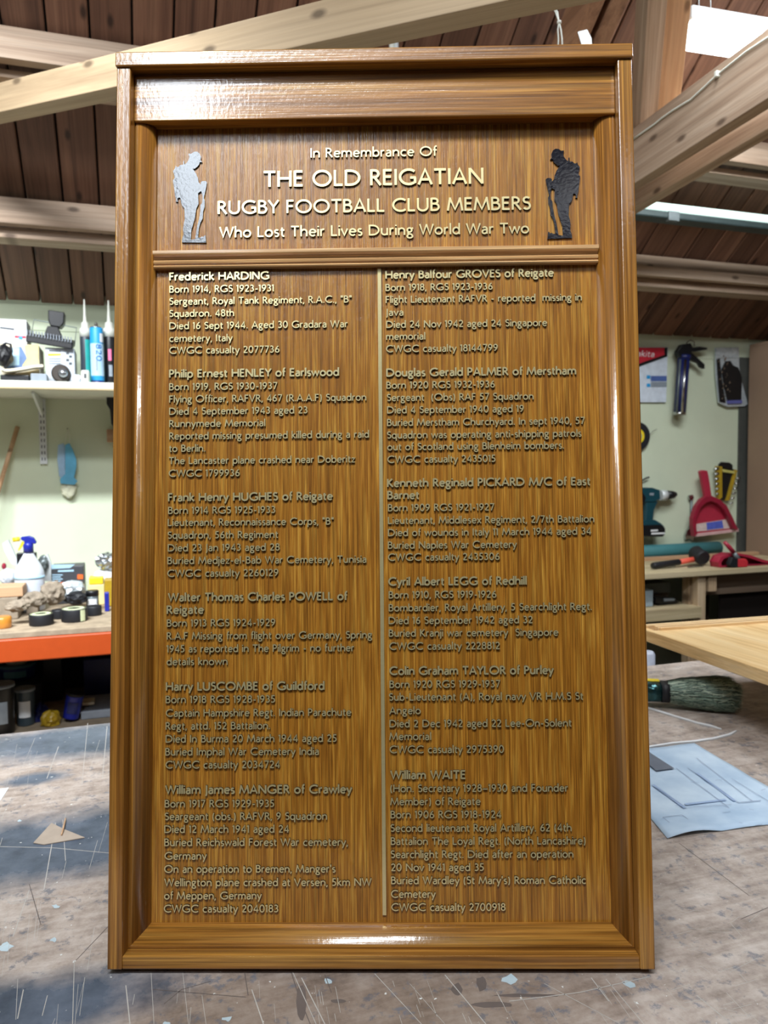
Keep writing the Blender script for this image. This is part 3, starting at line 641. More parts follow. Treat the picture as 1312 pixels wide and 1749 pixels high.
# string loop and white strap hanging above the board
t_ = 1.9
lp = [atT(925, -4, 1.7), atT(936, 10, 1.72), atT(948, 24, 1.72), atT(955, 38, 1.72)]
st = empty('string_loop', lp[0], label='knotted white string loop hanging above the top right of the board', cat='string')
for off in (0, 5):
    pp = [lp[0], atT(938 + off * .8, 6, 1.72), atT(949 + off * .6, 20, 1.72), lp[3], atT(953 + off, 50, 1.72), atT(954 + off * 1.2, 66, 1.72), atT(953 + off * 1.6, 95, 1.72)]
    inv(MB().tube(pp, 0.0017, 6).build('strand', M['white'], st), st)
inv(MB().add([], []).lathe([(0.002, -0.004), (0.0048, -0.002), (0.0048, 0.002), (0.002, 0.004)], lp[3]).build('knot', M['white'], st), st)
def slat(name, quad, t, th, mt, **k):
    q = [atT(x, y, t) for x, y in quad]; mb = MB(); n = len(q)
    mb.v = [tuple(v) for v in q] + [tuple(v + FW * th) for v in q]
    mb.f = [list(range(n)), list(range(n, 2 * n))[::-1]] + [[i, (i + 1) % n, n + (i + 1) % n, n + i] for i in range(n)]
    mb.m = [0] * len(mb.f); mb.smooth = [False] * len(mb.f)
    return fixn(mb.build(name, mt, None, loc=q[0], bevel=0.001, **k))
cd = empty('conduit', atT(672, 90, 2.1), label='short white metal conduit upright behind the middle of the board top', cat='conduit')
inv(MB().tube([atT(670, 120, 2.12), atT(669, 54, 2.12)], 0.008, 10).build('pipe', M['white'], cd), cd)
inv(MB().tube([atT(678, 120, 2.12), atT(677, 54, 2.12)], 0.006, 10).build('pipe', M['metal_white'], cd), cd)
slat('strap', [(987, 54), (1003, 50), (1010, 64), (1014, 100), (1000, 100), (992, 70)], 2.0, 0.004, M['metal_white'], label='short grey webbing strap below the double rafter', cat='strap')

# ------------------------------------------------------------------ the workbench the board stands on
TX0, TX1, TY0, TY1 = -1.9, 2.6, -0.32, 1.0
mt, nt, b = newmat('worn_bench_top')
v = coords(nt, (1, 1, 1)); vl = coords(nt, (0.5, 1.6, 1))
nA = noise_tex(nt, vl, 1.7, 5, 0.55, 0.4); nB = noise_tex(nt, v, 14, 6, 0.65); nC = noise_tex(nt, coords(nt, (0.12, 1, 1)), 70, 5, 0.6, 0.5)
nM = N(nt, 'ShaderNodeMix'); nM.inputs[0].default_value = 0.65; nt.links.new(nC, nM.inputs[2]); nt.links.new(noise_tex(nt, v, 26, 7, 0.72), nM.inputs[3])
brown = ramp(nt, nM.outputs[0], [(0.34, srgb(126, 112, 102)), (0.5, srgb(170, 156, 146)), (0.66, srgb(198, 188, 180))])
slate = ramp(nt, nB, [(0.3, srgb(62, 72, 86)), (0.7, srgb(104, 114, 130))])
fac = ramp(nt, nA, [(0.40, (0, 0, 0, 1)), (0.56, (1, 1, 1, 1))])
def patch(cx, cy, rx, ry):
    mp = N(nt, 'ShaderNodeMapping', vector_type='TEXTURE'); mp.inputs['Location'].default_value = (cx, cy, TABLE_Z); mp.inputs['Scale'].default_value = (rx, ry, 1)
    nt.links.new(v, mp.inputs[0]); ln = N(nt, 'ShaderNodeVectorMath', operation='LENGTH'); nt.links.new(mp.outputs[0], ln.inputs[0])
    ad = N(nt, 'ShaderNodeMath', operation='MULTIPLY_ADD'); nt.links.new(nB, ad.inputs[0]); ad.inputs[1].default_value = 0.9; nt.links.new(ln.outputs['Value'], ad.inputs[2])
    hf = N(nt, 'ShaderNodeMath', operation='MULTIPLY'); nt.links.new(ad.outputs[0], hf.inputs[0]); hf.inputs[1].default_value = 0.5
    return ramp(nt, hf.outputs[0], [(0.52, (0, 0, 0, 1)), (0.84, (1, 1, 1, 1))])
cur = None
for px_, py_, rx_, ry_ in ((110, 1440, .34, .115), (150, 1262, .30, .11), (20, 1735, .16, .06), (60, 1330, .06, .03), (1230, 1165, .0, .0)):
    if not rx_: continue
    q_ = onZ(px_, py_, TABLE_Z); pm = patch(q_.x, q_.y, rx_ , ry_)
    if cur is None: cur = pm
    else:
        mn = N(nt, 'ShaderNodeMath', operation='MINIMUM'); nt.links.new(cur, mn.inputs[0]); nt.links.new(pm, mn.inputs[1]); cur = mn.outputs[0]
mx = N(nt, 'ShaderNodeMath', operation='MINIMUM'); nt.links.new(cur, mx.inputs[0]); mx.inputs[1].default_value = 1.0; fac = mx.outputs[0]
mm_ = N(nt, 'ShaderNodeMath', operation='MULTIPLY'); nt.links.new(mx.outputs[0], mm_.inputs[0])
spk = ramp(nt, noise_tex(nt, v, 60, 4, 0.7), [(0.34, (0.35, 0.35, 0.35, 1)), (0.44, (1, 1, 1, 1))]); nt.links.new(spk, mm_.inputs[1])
qf = onZ(640, 1715, TABLE_Z); front_shade = patch(qf.x, qf.y, .36, .12)
brown = mix(nt, front_shade, mix(nt, 1.0, brown, (0.60, 0.56, 0.53, 1), 'MULTIPLY'), brown)  # shade painted into the brown on the bench in front of the board
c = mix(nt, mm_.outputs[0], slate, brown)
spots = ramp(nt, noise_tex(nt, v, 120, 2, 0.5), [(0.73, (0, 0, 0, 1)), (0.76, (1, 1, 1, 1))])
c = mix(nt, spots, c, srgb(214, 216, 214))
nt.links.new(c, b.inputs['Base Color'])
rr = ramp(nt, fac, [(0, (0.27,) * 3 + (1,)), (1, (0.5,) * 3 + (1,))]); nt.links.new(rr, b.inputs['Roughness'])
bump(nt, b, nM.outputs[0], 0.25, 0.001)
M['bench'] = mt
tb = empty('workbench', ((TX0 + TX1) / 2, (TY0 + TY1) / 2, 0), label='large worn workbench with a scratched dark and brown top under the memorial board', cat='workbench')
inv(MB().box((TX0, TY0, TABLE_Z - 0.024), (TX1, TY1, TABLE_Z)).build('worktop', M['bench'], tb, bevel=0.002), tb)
inv(MB().box((TX0 + .04, TY0 + .05, TABLE_Z - 0.12), (TX1 - .04, TY0 + .09, TABLE_Z - 0.024)).build('apron', M['pine'], tb), tb)
inv(MB().box((TX0 + .04, TY1 - .09, TABLE_Z - 0.12), (TX1 - .04, TY1 - .05, TABLE_Z - 0.024)).build('apron', M['pine'], tb), tb)
for x in (TX0 + .09, TX1 - .09):
    for y in (TY0 + .12, TY1 - .12):
        inv(MB().box((x - .04, y - .04, 0), (x + .04, y + .04, TABLE_Z - 0.024)).build('leg', M['pineZ'], tb), tb)
# scratches and score lines cut through the surface
def scratch(mb, pix, wd, z=TABLE_Z + 0.0002, mi=0):
    P = [onZ(x, y, z) for x, y in pix]
    for a, b_ in zip(P, P[1:]):
        d = (b_ - a); s_ = Vector((-d.y, d.x, 0)).normalized() * wd / 2
        mb.add([a + s_, a - s_, b_ - s_, b_ + s_], [(0, 1, 2, 3)], mi)
sc = MB(); dk = MB(); R_ = random.Random(3)
lines = [((0, 1618), (60, 1590), (187, 1525)), ((10, 1542), (60, 1532), (115, 1530)), ((12, 1536), (18, 1544), (60, 1538)), ((113, 1471), (106, 1500), (72, 1525)), ((107, 1400), (112, 1470)), ((95, 1405), (75, 1520)),
         ((150, 1235), (140, 1340)), ((183, 1240), (175, 1330)), ((100, 1275), (80, 1330)), ((60, 1260), (30, 1330)), ((50, 1520), (22, 1600)), ((20, 1360), (2, 1400)),
         ((81, 1700), (72, 1735)), ((127, 1640), (124, 1749)), ((40, 1690), (30, 1740)), ((258, 1660), (263, 1749)), ((312, 1660), (322, 1749)), ((430, 1690), (450, 1749)), ((500, 1660), (540, 1749)),
         ((515, 1670), (555, 1749)), ((760, 1665), (830, 1749)), ((640, 1663), (720, 1749)), ((1035, 1672), (1100, 1749)), ((870, 1710), (990, 1695), (1110, 1668)), ((1250, 1575), (1262, 1566), (1290, 1562)),
         ((1120, 1520), (1200, 1528), (1260, 1530)), ((0, 1446), (90, 1448), (187, 1457)), ((1170, 1446), (1250, 1510), (1312, 1545)), ((1190, 1700), (1250, 1749)), ((930, 1680), (1060, 1749)), ((1010, 1670), (1040, 1710)),
         ((700, 1680), (760, 1749)), ((215, 1683), (222, 1749)), ((345, 1700), (352, 1749)), ((1140, 1600), (1180, 1590)), ((1215, 1480), (1240, 1490))]
for l in lines: scratch(sc, l, R_.choice((0.0005, 0.0008, 0.0011)))
for i in range(24):
    x, y = R_.uniform(0, 186), R_.uniform(1250, 1740); dx = R_.uniform(-22, -5) * (1 if y < 1500 else 0.6); dy = R_.uniform(20, 75)
    scratch(sc, ((x, y), (x + dx * .5, y + dy * .5), (x + dx, y + dy)), R_.choice((0.0003, 0.0004, 0.0005)))
for i in range(45):
    x, y = R_.uniform(190, 1312), R_.uniform(1665, 1745); k_ = (x - 400) / 900; dy = R_.uniform(10, 50)
    scratch(sc, ((x, y), (x + dy * k_, y + dy)), R_.choice((0.0003, 0.0005)))
for i in range(40):
    x, y = R_.uniform(1130, 1312), R_.uniform(1440, 1740); scratch(sc, ((x, y), (x + R_.uniform(-50, 50), y + R_.uniform(-12, 25))), 0.0005)
inv(sc.build('scratches', plain('pale_scratch', srgb(178, 174, 168), 0.7, var=0.1), tb, kind='stuff', label='fine pale scratches scored in the bench top'), tb)
for l in (((498, 1662), (510, 1700), (530, 1749)), ((418, 1662), (424, 1700)), ((555, 1665), (566, 1695)), ((1160, 1440), (1280, 1530)), ((130, 1640), (187, 1580)), ((50, 1510), (70, 1580)), ((1265, 1570), (1312, 1550)), ((280, 1715), (310, 1690), (360, 1676)), ((262, 1690), (420, 1703))): scratch(dk, l, 0.0009)
for px, py, rx, ry in ((515, 1712, 9, 40), (577, 1710, 16, 4), (1020, 1692, 0, 0), (822, 1680, 9, 14), (900, 1700, 60, 3), (780, 1690, 10, 12), (840, 1716, 40, 5)):
    if rx: 
        P = []
        for k in range(10):
            a = 2 * math.pi * k / 10; r0 = R_.uniform(.7, 1.1); P.append(onZ(px + rx * r0 * math.cos(a), py + ry * r0 * math.sin(a), TABLE_Z + 0.00015))
        dk.add(P, [tuple(range(10))[::-1]])
inv(dk.build('dark_marks', plain('dark_stain', srgb(98, 88, 84), 0.7), tb, kind='stuff', label='dark stains and cuts in the bench top'), tb)
pb = MB()
for px, py, r0 in ((92, 1605, 8), (10, 1616, 14), (285, 1748, 8), (388, 1740, 9), (33, 1402, 4), (95, 1548, 7), (560, 1676, 9), (1075, 1680, 12), (870, 1673, 16)):
    P = []
    for k in range(9):
        a = 2 * math.pi * k / 9; q = R_.uniform(.5, 1.2); P.append(onZ(px + r0 * q * math.cos(a), py + r0 * .6 * q * math.sin(a), TABLE_Z + 0.00018))
    pb.add(P, [tuple(range(9))[::-1]])
inv(pb.build('paint_splashes', plain('pale_blue_paint', srgb(178, 196, 204), 0.5), tb, kind='stuff', label='pale blue paint splashes on the bench top'), tb)

def sheet(name, pix, th, mt, z=TABLE_Z, wob=0.0, loc=None, n=1, **k):
    """thin sheet lying on the bench"""
    P = [onZ(x, y, z) for x, y in pix]; c = sum(P, Vector()) / len(P)
    a = [(p.x, p.y) for p in P]
    ar = sum(a[i][0] * a[(i + 1) % len(a)][1] - a[(i + 1) % len(a)][0] * a[i][1] for i in range(len(a)))
    return fixn(MB().prism([(q[0], q[1]) for q in a], z + 0.0004, z + 0.0004 + th, M=lambda x, y, zz: (x, zz, y)).build(name, mt, None, loc=(c.x, c.y, z), **k))
sheet('veneer_offcut', [(57, 1441), (88, 1407), (108, 1417), (145, 1432), (75, 1444)], 0.0012, plain('pale_veneer', srgb(162, 148, 134), 0.7, var=0.1), label='small pale triangular veneer offcut lying on the dark bench left of the board', cat='offcut')
spl = MB().tube([onZ(105, 1426, TABLE_Z + .003), onZ(108, 1415, TABLE_Z + .005), onZ(112, 1398, TABLE_Z + .003)], 0.0012, 6).build('wood_shaving', M['pineWarm'], None, loc=onZ(108, 1424, TABLE_Z), label='thin curled wood shaving beside the triangular offcut', cat='wood shaving')
sheet('paper_sheet', [(-30, 1352), (15, 1346), (2, 1366), (-30, 1400)], 0.0004, M['paper'], label='white paper corner at the left edge of the bench', cat='paper')
# blue tinted drawing on the right
mt, nt, b = newmat('pale_blue_drawing'); v = coords(nt, (1, 1, 1))
c = ramp(nt, noise_tex(nt, v, 9, 4, 0.6), [(0.35, srgb(164, 190, 216)), (0.65, srgb(200, 220, 238))]); nt.links.new(c, b.inputs['Base Color']); b.inputs['Roughness'].default_value = 0.6
M['drawing'] = mt
ppx = [(1040, 1288), (1110, 1277), (1186, 1270), (1312, 1345), (1440, 1420), (1312, 1420), (1230, 1428), (1200, 1430), (1170, 1428), (1145, 1431), (1114, 1405), (1050, 1340)]
P = [onZ(x, y, TABLE_Z) for x, y in ppx]; cc = sum(P, Vector()) / len(P)
dr = empty('drawing_sheet', (cc.x, cc.y, TABLE_Z), label='creased pale blue printed drawing lying on the bench right of the board', cat='drawing')
gm = MB(); nU, nV = 26, 20
Q = [onZ(1020, 1290, 0.0 + TABLE_Z), onZ(1186, 1270, TABLE_Z), onZ(1400, 1398, TABLE_Z), onZ(1140, 1433, TABLE_Z)]
def surf(u, v_):
    p = Q[0] * (1 - u) * (1 - v_) + Q[1] * u * (1 - v_) + Q[2] * u * v_ + Q[3] * (1 - u) * v_
    hgt = 0.0012 + 0.0022 * abs(noise.noise(Vector((u * 3, v_ * 4, 1)))) + (0.005 * max(0, v_ - 0.8) / 0.2 * max(0, math.sin(u * 9)) )
    return Vector((p.x, p.y, TABLE_Z + hgt))
gm.v = [tuple(surf(i / nU, j / nV)) for j in range(nV + 1) for i in range(nU + 1)]
for j in range(nV):
    for i in range(nU):
        k = j * (nU + 1) + i; gm.f.append([k, k + nU + 1, k + nU + 2, k + 1]); gm.m.append(0); gm.smooth.append(True)
o = inv(gm.build('sheet', M['drawing'], dr), dr); so = o.modifiers.new('thick', 'SOLIDIFY'); so.thickness = 0.0003
def uvq(px, py, dz=0.0004):
    p = onZ(px, py, TABLE_Z + 0.003); return p + Vector((0, 0, dz))
def dline(mb, pts, wd=0.0012):
    P = [uvq(*p) for p in pts]
    for a, b_ in zip(P, P[1:]):
        d = b_ - a; s_ = Vector((-d.y, d.x, 0)).normalized() * wd / 2; mb.add([a + s_, a - s_, b_ - s_, b_ + s_], [(0, 1, 2, 3)])
l1 = MB(); l2 = MB()
for pts in (((1155, 1312), (1246, 1380)), ((1175, 1312), (1262, 1371), (1300, 1368)), ((1132, 1396), (1165, 1392), (1192, 1412)), ((1132, 1396), (1152, 1412)), ((1190, 1295), (1285, 1368)), ((1250, 1330), (1312, 1368)), ((1120, 1345), (1172, 1380)), ((1180, 1336), (1194, 1337)), ((1222, 1333), (1234, 1332)), ((1234, 1388), (1248, 1386)), ((1280, 1382), (1288, 1384)), ((1154, 1376), (1166, 1378)), ((1172, 1379), (1250, 1374)), ((1260, 1371), (1300, 1367)), ((1262, 1405), (1268, 1406)), ((1290, 1410), (1302, 1408)), ((1300, 1350), (1308, 1348))): dline(l1, pts, 0.001)
inv(l1.build('printed_lines', plain('blue_grey_print', srgb(134, 152, 180), 0.7, var=0), dr), dr)
for pts in (((1190, 1320), (1255, 1368)), ((1115, 1340), (1170, 1380)), ((1170, 1374), (1240, 1366))): dline(l2, pts, 0.006)
inv(l2.build('printed_band', plain('soft_blue_print', srgb(156, 180, 214), 0.7, var=0), dr), dr)
P = [uvq(*p, 0.001) for p in ((1100, 1278), (1112, 1288), (1152, 1314), (1121, 1318), (1100, 1300))]
inv(fixn(MB().prism([(p.x, p.y) for p in P], TABLE_Z + 0.0046, TABLE_Z + 0.0049, M=lambda x, y, zz: (x, zz, y)).build('dark_panel', plain('slate_print', srgb(98, 106, 120), 0.6, var=0.05), dr)), dr)
# white edging strips
def strip(px, label, wd=0.006):
    P = [onZ(x, y, TABLE_Z) for x, y in px]; mb = MB(); ws = wd
    L = []
    for i, p in enumerate(P):
        d = (P[min(i + 1, len(P) - 1)] - P[max(i - 1, 0)]).normalized(); s_ = Vector((-d.y, d.x, 0)) * ws / 2
        if i == len(P) - 1: s_ *= 0.4
        L.append((p + s_, p - s_))
    for a, b_ in L: mb.v += [(a.x, a.y, TABLE_Z + .0005), (b_.x, b_.y, TABLE_Z + .0005), (b_.x, b_.y, TABLE_Z + .0035), (a.x, a.y, TABLE_Z + .0035)]
    for i in range(len(L) - 1):
        for k in range(4): mb.f.append([i * 4 + k, i * 4 + (k + 1) % 4, i * 4 + 4 + (k + 1) % 4, i * 4 + 4 + k]); mb.m.append(0); mb.smooth.append(False)
    mb.f += [[0, 1, 2, 3], [len(L) * 4 - 4 + k for k in (3, 2, 1, 0)]]; mb.m += [0, 0]; mb.smooth += [False, False]
    return fixn(mb.build('edging_strip', M['paper'], None, loc=P[0], label=label, cat='strip'))
strip([(1080, 1203), (1112, 1212), (1150, 1224), (1190, 1236), (1213, 1241), (1232, 1247)], 'narrow white strip on the bench in front of the dusting brush')
strip([(1060, 1286), (1112, 1277), (1150, 1271), (1186, 1268), (1220, 1263), (1247, 1256), (1258, 1250)], 'curved white strip lying along the back edge of the blue drawing')
# broad dusting brush
zb = TABLE_Z + 0.034
h0 = onZ(1050, 1168, zb); f0 = onZ(1100, 1178, zb + .002); f1 = onZ(1138, 1181, zb + .002); tip = onZ(1262, 1186, zb + .002)
ax = (tip - f1).normalized(); ax = Vector((ax.x, ax.y, 0)).normalized(); perp = Vector((-ax.y, ax.x, 0))
brush = empty('dusting_brush', (f1.x, f1.y, TABLE_Z), label='broad dusting brush with thick dark green bristles lying right of the board', cat='brush')
def ell(mb, path, mi=0, n=20):
    b0 = len(mb.v)
    for p, a, c_ in path:
        for k in range(n):
            t = 2 * math.pi * k / n; ct, st_ = math.cos(t), math.sin(t)
            ct = math.copysign(abs(ct) ** 0.6, ct); st_ = math.copysign(abs(st_) ** 0.6, st_)
            mb.v.append(tuple(p + perp * a * ct + Vector((0, 0, 1)) * c_ * st_))
    for i in range(len(path) - 1):
        for k in range(n):
            mb.f.append([b0 + i * n + k, b0 + i * n + (k + 1) % n, b0 + (i + 1) * n + (k + 1) % n, b0 + (i + 1) * n + k]); mb.m.append(mi); mb.smooth.append(True)
    mb.f += [[b0 + k for k in range(n)][::-1], [b0 + (len(path) - 1) * n + k for k in range(n)]]; mb.m += [mi, mi]; mb.smooth += [False, False]
    return mb
zc = Vector((0, 0, 1))
q = f1
inv(fixn(ell(MB(), [(q - ax * 0.012, .030, .021), (q - ax * .05, .031, .0215)]).build('ferrule', plain('foil_ferrule', srgb(52, 88, 92), 0.2, 0.8, 0.2, 80, bumps=.6), brush)), brush)
inv(fixn(ell(MB(), [(q + ax * 0.004, .0305, .0222), (q - ax * .013, .0306, .0218)]).build('dark_band', M['rubber'], brush)), brush)
inv(fixn(ell(MB(), [(q - ax * 0.048, .030, .020), (q - ax * .07, .022, .014), (q - ax * .16, .014, .010), (q - ax * .2, .016, .011)]).build('handle', plain('varnished_handle', srgb(196, 150, 60), 0.4), brush)), brush)
lbl = MB().obox(q - ax * 0.036 + perp * .012 + zc * 0.0222, ax * .022, perp * .010, zc * .0006)
inv(lbl.build('yellow_label', M['yellow'], brush), brush)
core = ell(MB(), [(q, .027, .019), (q + ax * .05, .036, .024), (q + ax * .10, .044, .029), (q + ax * .13, .044, .029), (q + ax * .142, .034, .021)])
inv(fixn(core.build('bristle_core', plain('dark_bristle', srgb(30, 42, 40), .8, bumps=.6, scale=120), brush)), brush)
hb = MB(); Rb = random.Random(11)
for i in range(8000):
    u0 = Rb.random() ** .7; a0 = Rb.uniform(0, 2 * math.pi); ca, sa = math.cos(a0), math.sin(a0)
    ca = math.copysign(abs(ca) ** .7, ca); sa = math.copysign(abs(sa) ** .7, sa)
    inner = Rb.random() < 0.35
    rr_ = Rb.uniform(0.2, 1) if inner else Rb.uniform(.9, 1.0)
    s0 = Rb.uniform(0, .10) if not inner else .12; ln = Rb.uniform(.03, .06) if not inner else Rb.uniform(.014, .040)
    pts_ = []
    for j in range(4):
        s_ = s0 + ln * j / 3; sw = min(1, s_ / .11); Ra, Rc = .029 + .021 * sw ** .8, .021 + .0125 * sw ** .8
        if s_ > .135: rr2 = rr_ * (1 - (s_ - .135) * 4)
        else: rr2 = rr_
        wv = (0.0018 if not inner else .003) * j
        pts_.append(q + ax * s_ + perp * (Ra * ca * rr2 * 1.02 + Rb.uniform(-1, 1) * wv) + zc * (max(-.0325, Rc * sa * rr2 * 1.05 + Rb.uniform(-.7, 1) * wv)))
    if Rb.random() < .006: pts_[3] += zc * Rb.uniform(.004, .016); pts_[2] += zc * .004
    wv = perp * ca + zc * sa; sd_ = ax.cross(wv).normalized() * 0.0006
    b0 = len(hb.v)
    for j, p in enumerate(pts_[:3]): hb.v += [tuple(p + sd_), tuple(p - sd_)]
    hb.v.append(tuple(pts_[3]))
    hb.f += [[b0, b0 + 1, b0 + 3, b0 + 2], [b0 + 2, b0 + 3, b0 + 5, b0 + 4], [b0 + 4, b0 + 5, b0 + 6]]; hb.m += [Rb.choice((0, 1, 1, 2))] * 3; hb.smooth += [False] * 3
inv(hb.build('bristles', [plain('bristle_dark', srgb(66, 86, 80), .6), plain('bristle_green', srgb(126, 150, 134), .6), plain('bristle_pale', srgb(190, 206, 184), .6)], brush, kind='stuff'), brush)
# pale oak panel lying flat at the right, on blocks
zp = 1.052
A = onZ(1096, 1068, zp); Bk = onZ(1312, 1053, zp); Lf = onZ(1312, 1140, zp)
ex = (Bk - A); ex.z = 0; ex.normalize(); ey = (Lf - A); ey.z = 0; ey.normalize()
def pq(s_, t_, z): v_ = A + ex * s_ + ey * t_; return (v_.x, v_.y, z)
LS, LT = 1.5, 0.75
fr = empty('light_oak_board', pq(LS / 2, LT / 2, zp - .04), label='unstained pale oak framed board lying flat on blocks behind the bench at the right', cat='board')
def slab(name, s0, t0, s1, t1, z0, z1, mt, bev=.0015):
    mb = MB(); c4 = [(s0, t0), (s1, t0), (s1, t1), (s0, t1)]
    mb.add([pq(*p, z0) for p in c4] + [pq(*p, z1) for p in c4], [(0, 1, 2, 3), (7, 6, 5, 4)] + [((i + 1) % 4, i, 4 + i, 4 + (i + 1) % 4) for i in range(4)])
    return inv(fixn(mb.build(name, mt, fr, bevel=bev)), fr)
slab('panel', .0, .03, LS, LT, zp - .034, zp - .008, M['light_oak'])
slab('side_rail', -.001, .0, .016, LT, zp - .036, zp - .0075, M['light_oak'])
slab('top_rail', 0, -.010, LS, .004, zp - .036, zp, M['light_oakX'])
slab('reed', .03, .0080, LS, .015, zp - .03, zp - .001, M['light_oakX'])
slab('reed', .03, .0190, LS, .025, zp - .03, zp - .003, M['light_oakX'])
slab('reed', .03, .0290, LS, .036, zp - .03, zp - .001, M['light_oakX'])
for nm, s_, t_, lab in (('support_block', .28, .24, 'cream timber block under the left part of the pale oak board'), ('support_block', 1.1, .5, 'timber block hidden under the right part of the pale oak board')):
    c_ = Vector(pq(s_, t_, TABLE_Z)); hh = (zp - .036 - TABLE_Z) / 2
    inside = c_.y < TY1 - .05
    base_z = TABLE_Z if inside else 0.0
    hh = (zp - .0365 - base_z) / 2
    MB().obox((c_.x, c_.y, base_z + hh), ex * .09, Vector((-ex.y, ex.x, 0)) * .02, (0, 0, hh - .0003)).build(nm, M['cream'], None, loc=(c_.x, c_.y, base_z), label=lab, cat='block')

# ------------------------------------------------------------------ the honours board (local frame: x right, y into the board, z up its face)
board = empty('honours_board', (0, 0, 0.9), (-0.11008, 0, ROOM), label='tall stained oak memorial honours board with gold lettering standing on the workbench', cat='board')
W2, H, BOT, RREC, PREC = 0.300, 1.0422, 0.014, 0.013, 0.032
for s in (-1, 1):
    MB().box((s * W2, 0, 0), (s * (W2 - 0.0163), 0.06, 1.0248)).build('stile', M['oakZ'], board, bevel=0.0012)
MB().box((-W2 - 0.001, -0.003, 1.025), (W2 + 0.001, 0.063, H)).build('top_cap', M['oakX'], board, bevel=0.0015)
XI = W2 - 0.0163
MB().box((-XI, 0.001, 0), (XI, 0.06, BOT)).build('bottom_rail', M['oakX'], board, bevel=0.001)
MB().box((-XI, RREC, 0.9675), (XI, 0.055, 1.0248)).build('top_rail', M['oakX'], board, bevel=0.0012)
MB().box((-XI, PREC, BOT), (XI, 0.05, 0.9675)).build('back_panel', M['panel'], board)
# rounded side and bottom mouldings, mitred at the bottom corners: (distance from the edge, depth)
prof = [(0, PREC), (0, 0.0175), (0.0015, 0.0165), (0.0035, 0.0165)]
for i in range(0, 13):
    a = math.radians(90 - 90 * i / 12)
    prof.append((0.0035 + 0.0185 * math.cos(a), 0.0300 - 0.0135 * math.sin(a)))
prof += [(0.022, PREC)]
nP = len(prof)
def mould(fn_a, fn_b):
    mb = MB(); mb.v = [fn_a(*p) for p in prof] + [fn_b(*p) for p in prof]
    for i in range(nP - 1):
        mb.f.append([i, i + 1, nP + i + 1, nP + i]); mb.m.append(0); mb.smooth.append(3 <= i < nP - 2)
    mb.f += [list(range(nP))[::-1], list(range(nP, 2 * nP))]; mb.m += [0, 0]; mb.smooth += [False, False]
    return mb
ZT, ZB = 0.9675, BOT
fixn(mould(lambda s, d: (-XI + s, d, ZB + s), lambda s, d: (-XI + s, d, ZT)).build('side_moulding', M['oakZ'], board))
fixn(mould(lambda s, d: (XI - s, d, ZB + s), lambda s, d: (XI - s, d, ZT)).build('side_moulding', M['oakZ'], board))
fixn(mould(lambda s, d: (-XI + s, d, ZB + s), lambda s, d: (XI - s, d, ZB + s)).build('bottom_moulding', M['oakX'], board))
# reeded rail under the title
bp = [(0.7945, PREC), (0.7945, 0.0245), (0.7960, 0.0235), (0.7975, 0.0245), (0.7985, 0.0262), (0.8000, 0.0235), (0.8020, 0.0230), (0.8035, 0.0245),
      (0.8050, 0.0265), (0.8080, 0.0240), (0.8095, 0.0205), (0.8105, 0.0200), (0.8140, 0.0200), (0.8145, 0.0215), (0.8145, PREC)]
mb = MB(); k = len(bp)
mb.v = [(-0.2625, d, z) for z, d in bp] + [(0.2625, d, z) for z, d in bp]
for i in range(k - 1): mb.f.append([i, i + 1, k + i + 1, k + i]); mb.m.append(0); mb.smooth.append(False)
mb.f += [list(range(k)), list(range(k, 2 * k))]; mb.m += [0, 0]; mb.smooth += [False, False]
fixn(mb.build('reeded_rail', M['bead'], board, label='pale reddish reeded rail'))
MB().box((0.0029, 0.0302, 0.0443), (0.0071, PREC, 0.793)).build('divider_strip', M['gold'], board, label='thin gold divider strip')
for s, name in ((1, 'soldier_silhouette'), (-1, 'soldier_silhouette')):
    mir = lambda p: ((p[0] if s > 0 else -p[0] + 3.2) / 1000, (p[1] if s > 0 else (p[1] - 825.7) * 1.02 + 827.0) / 1000)
    MB().prism([mir(p) for p in SOLDIER], 0.0300, PREC, [[mir(p) for p in SOLDIER_HOLE]]).build(name, M['black_gloss'], board, label='glossy black emblem of a soldier with bowed head and rifle facing the lettering')
CAPS = {'h': (11.6, .145), 't': (19.4, .155), 'u': (16.0, .155), 'w': (12.9, .15), 'n': (9.4, .20), 'b': (8.4, .16)}
NAME = {'h': 'title_line', 't': 'title_line', 'u': 'title_line', 'w': 'title_line', 'n': 'name_line', 'b': 'text_line'}
for k_, x0, x1, z, t in LINES:
    cap, wt = CAPS[k_]
    text_mb(t, x0 / 1000, x1 / 1000, z / 1000, cap / 1000, wt, 0.0298, 0.0022).build(NAME[k_], [M['gold'], M['gold_edge']], board)
# rear prop that keeps the board standing at its slight lean
MB().beam((0, 0.06, 0.62), (0, 0.235, 0.028), 0.05, 0.02, up=(0, 1, 0)).build('rear_prop', M['oakZ'], board)

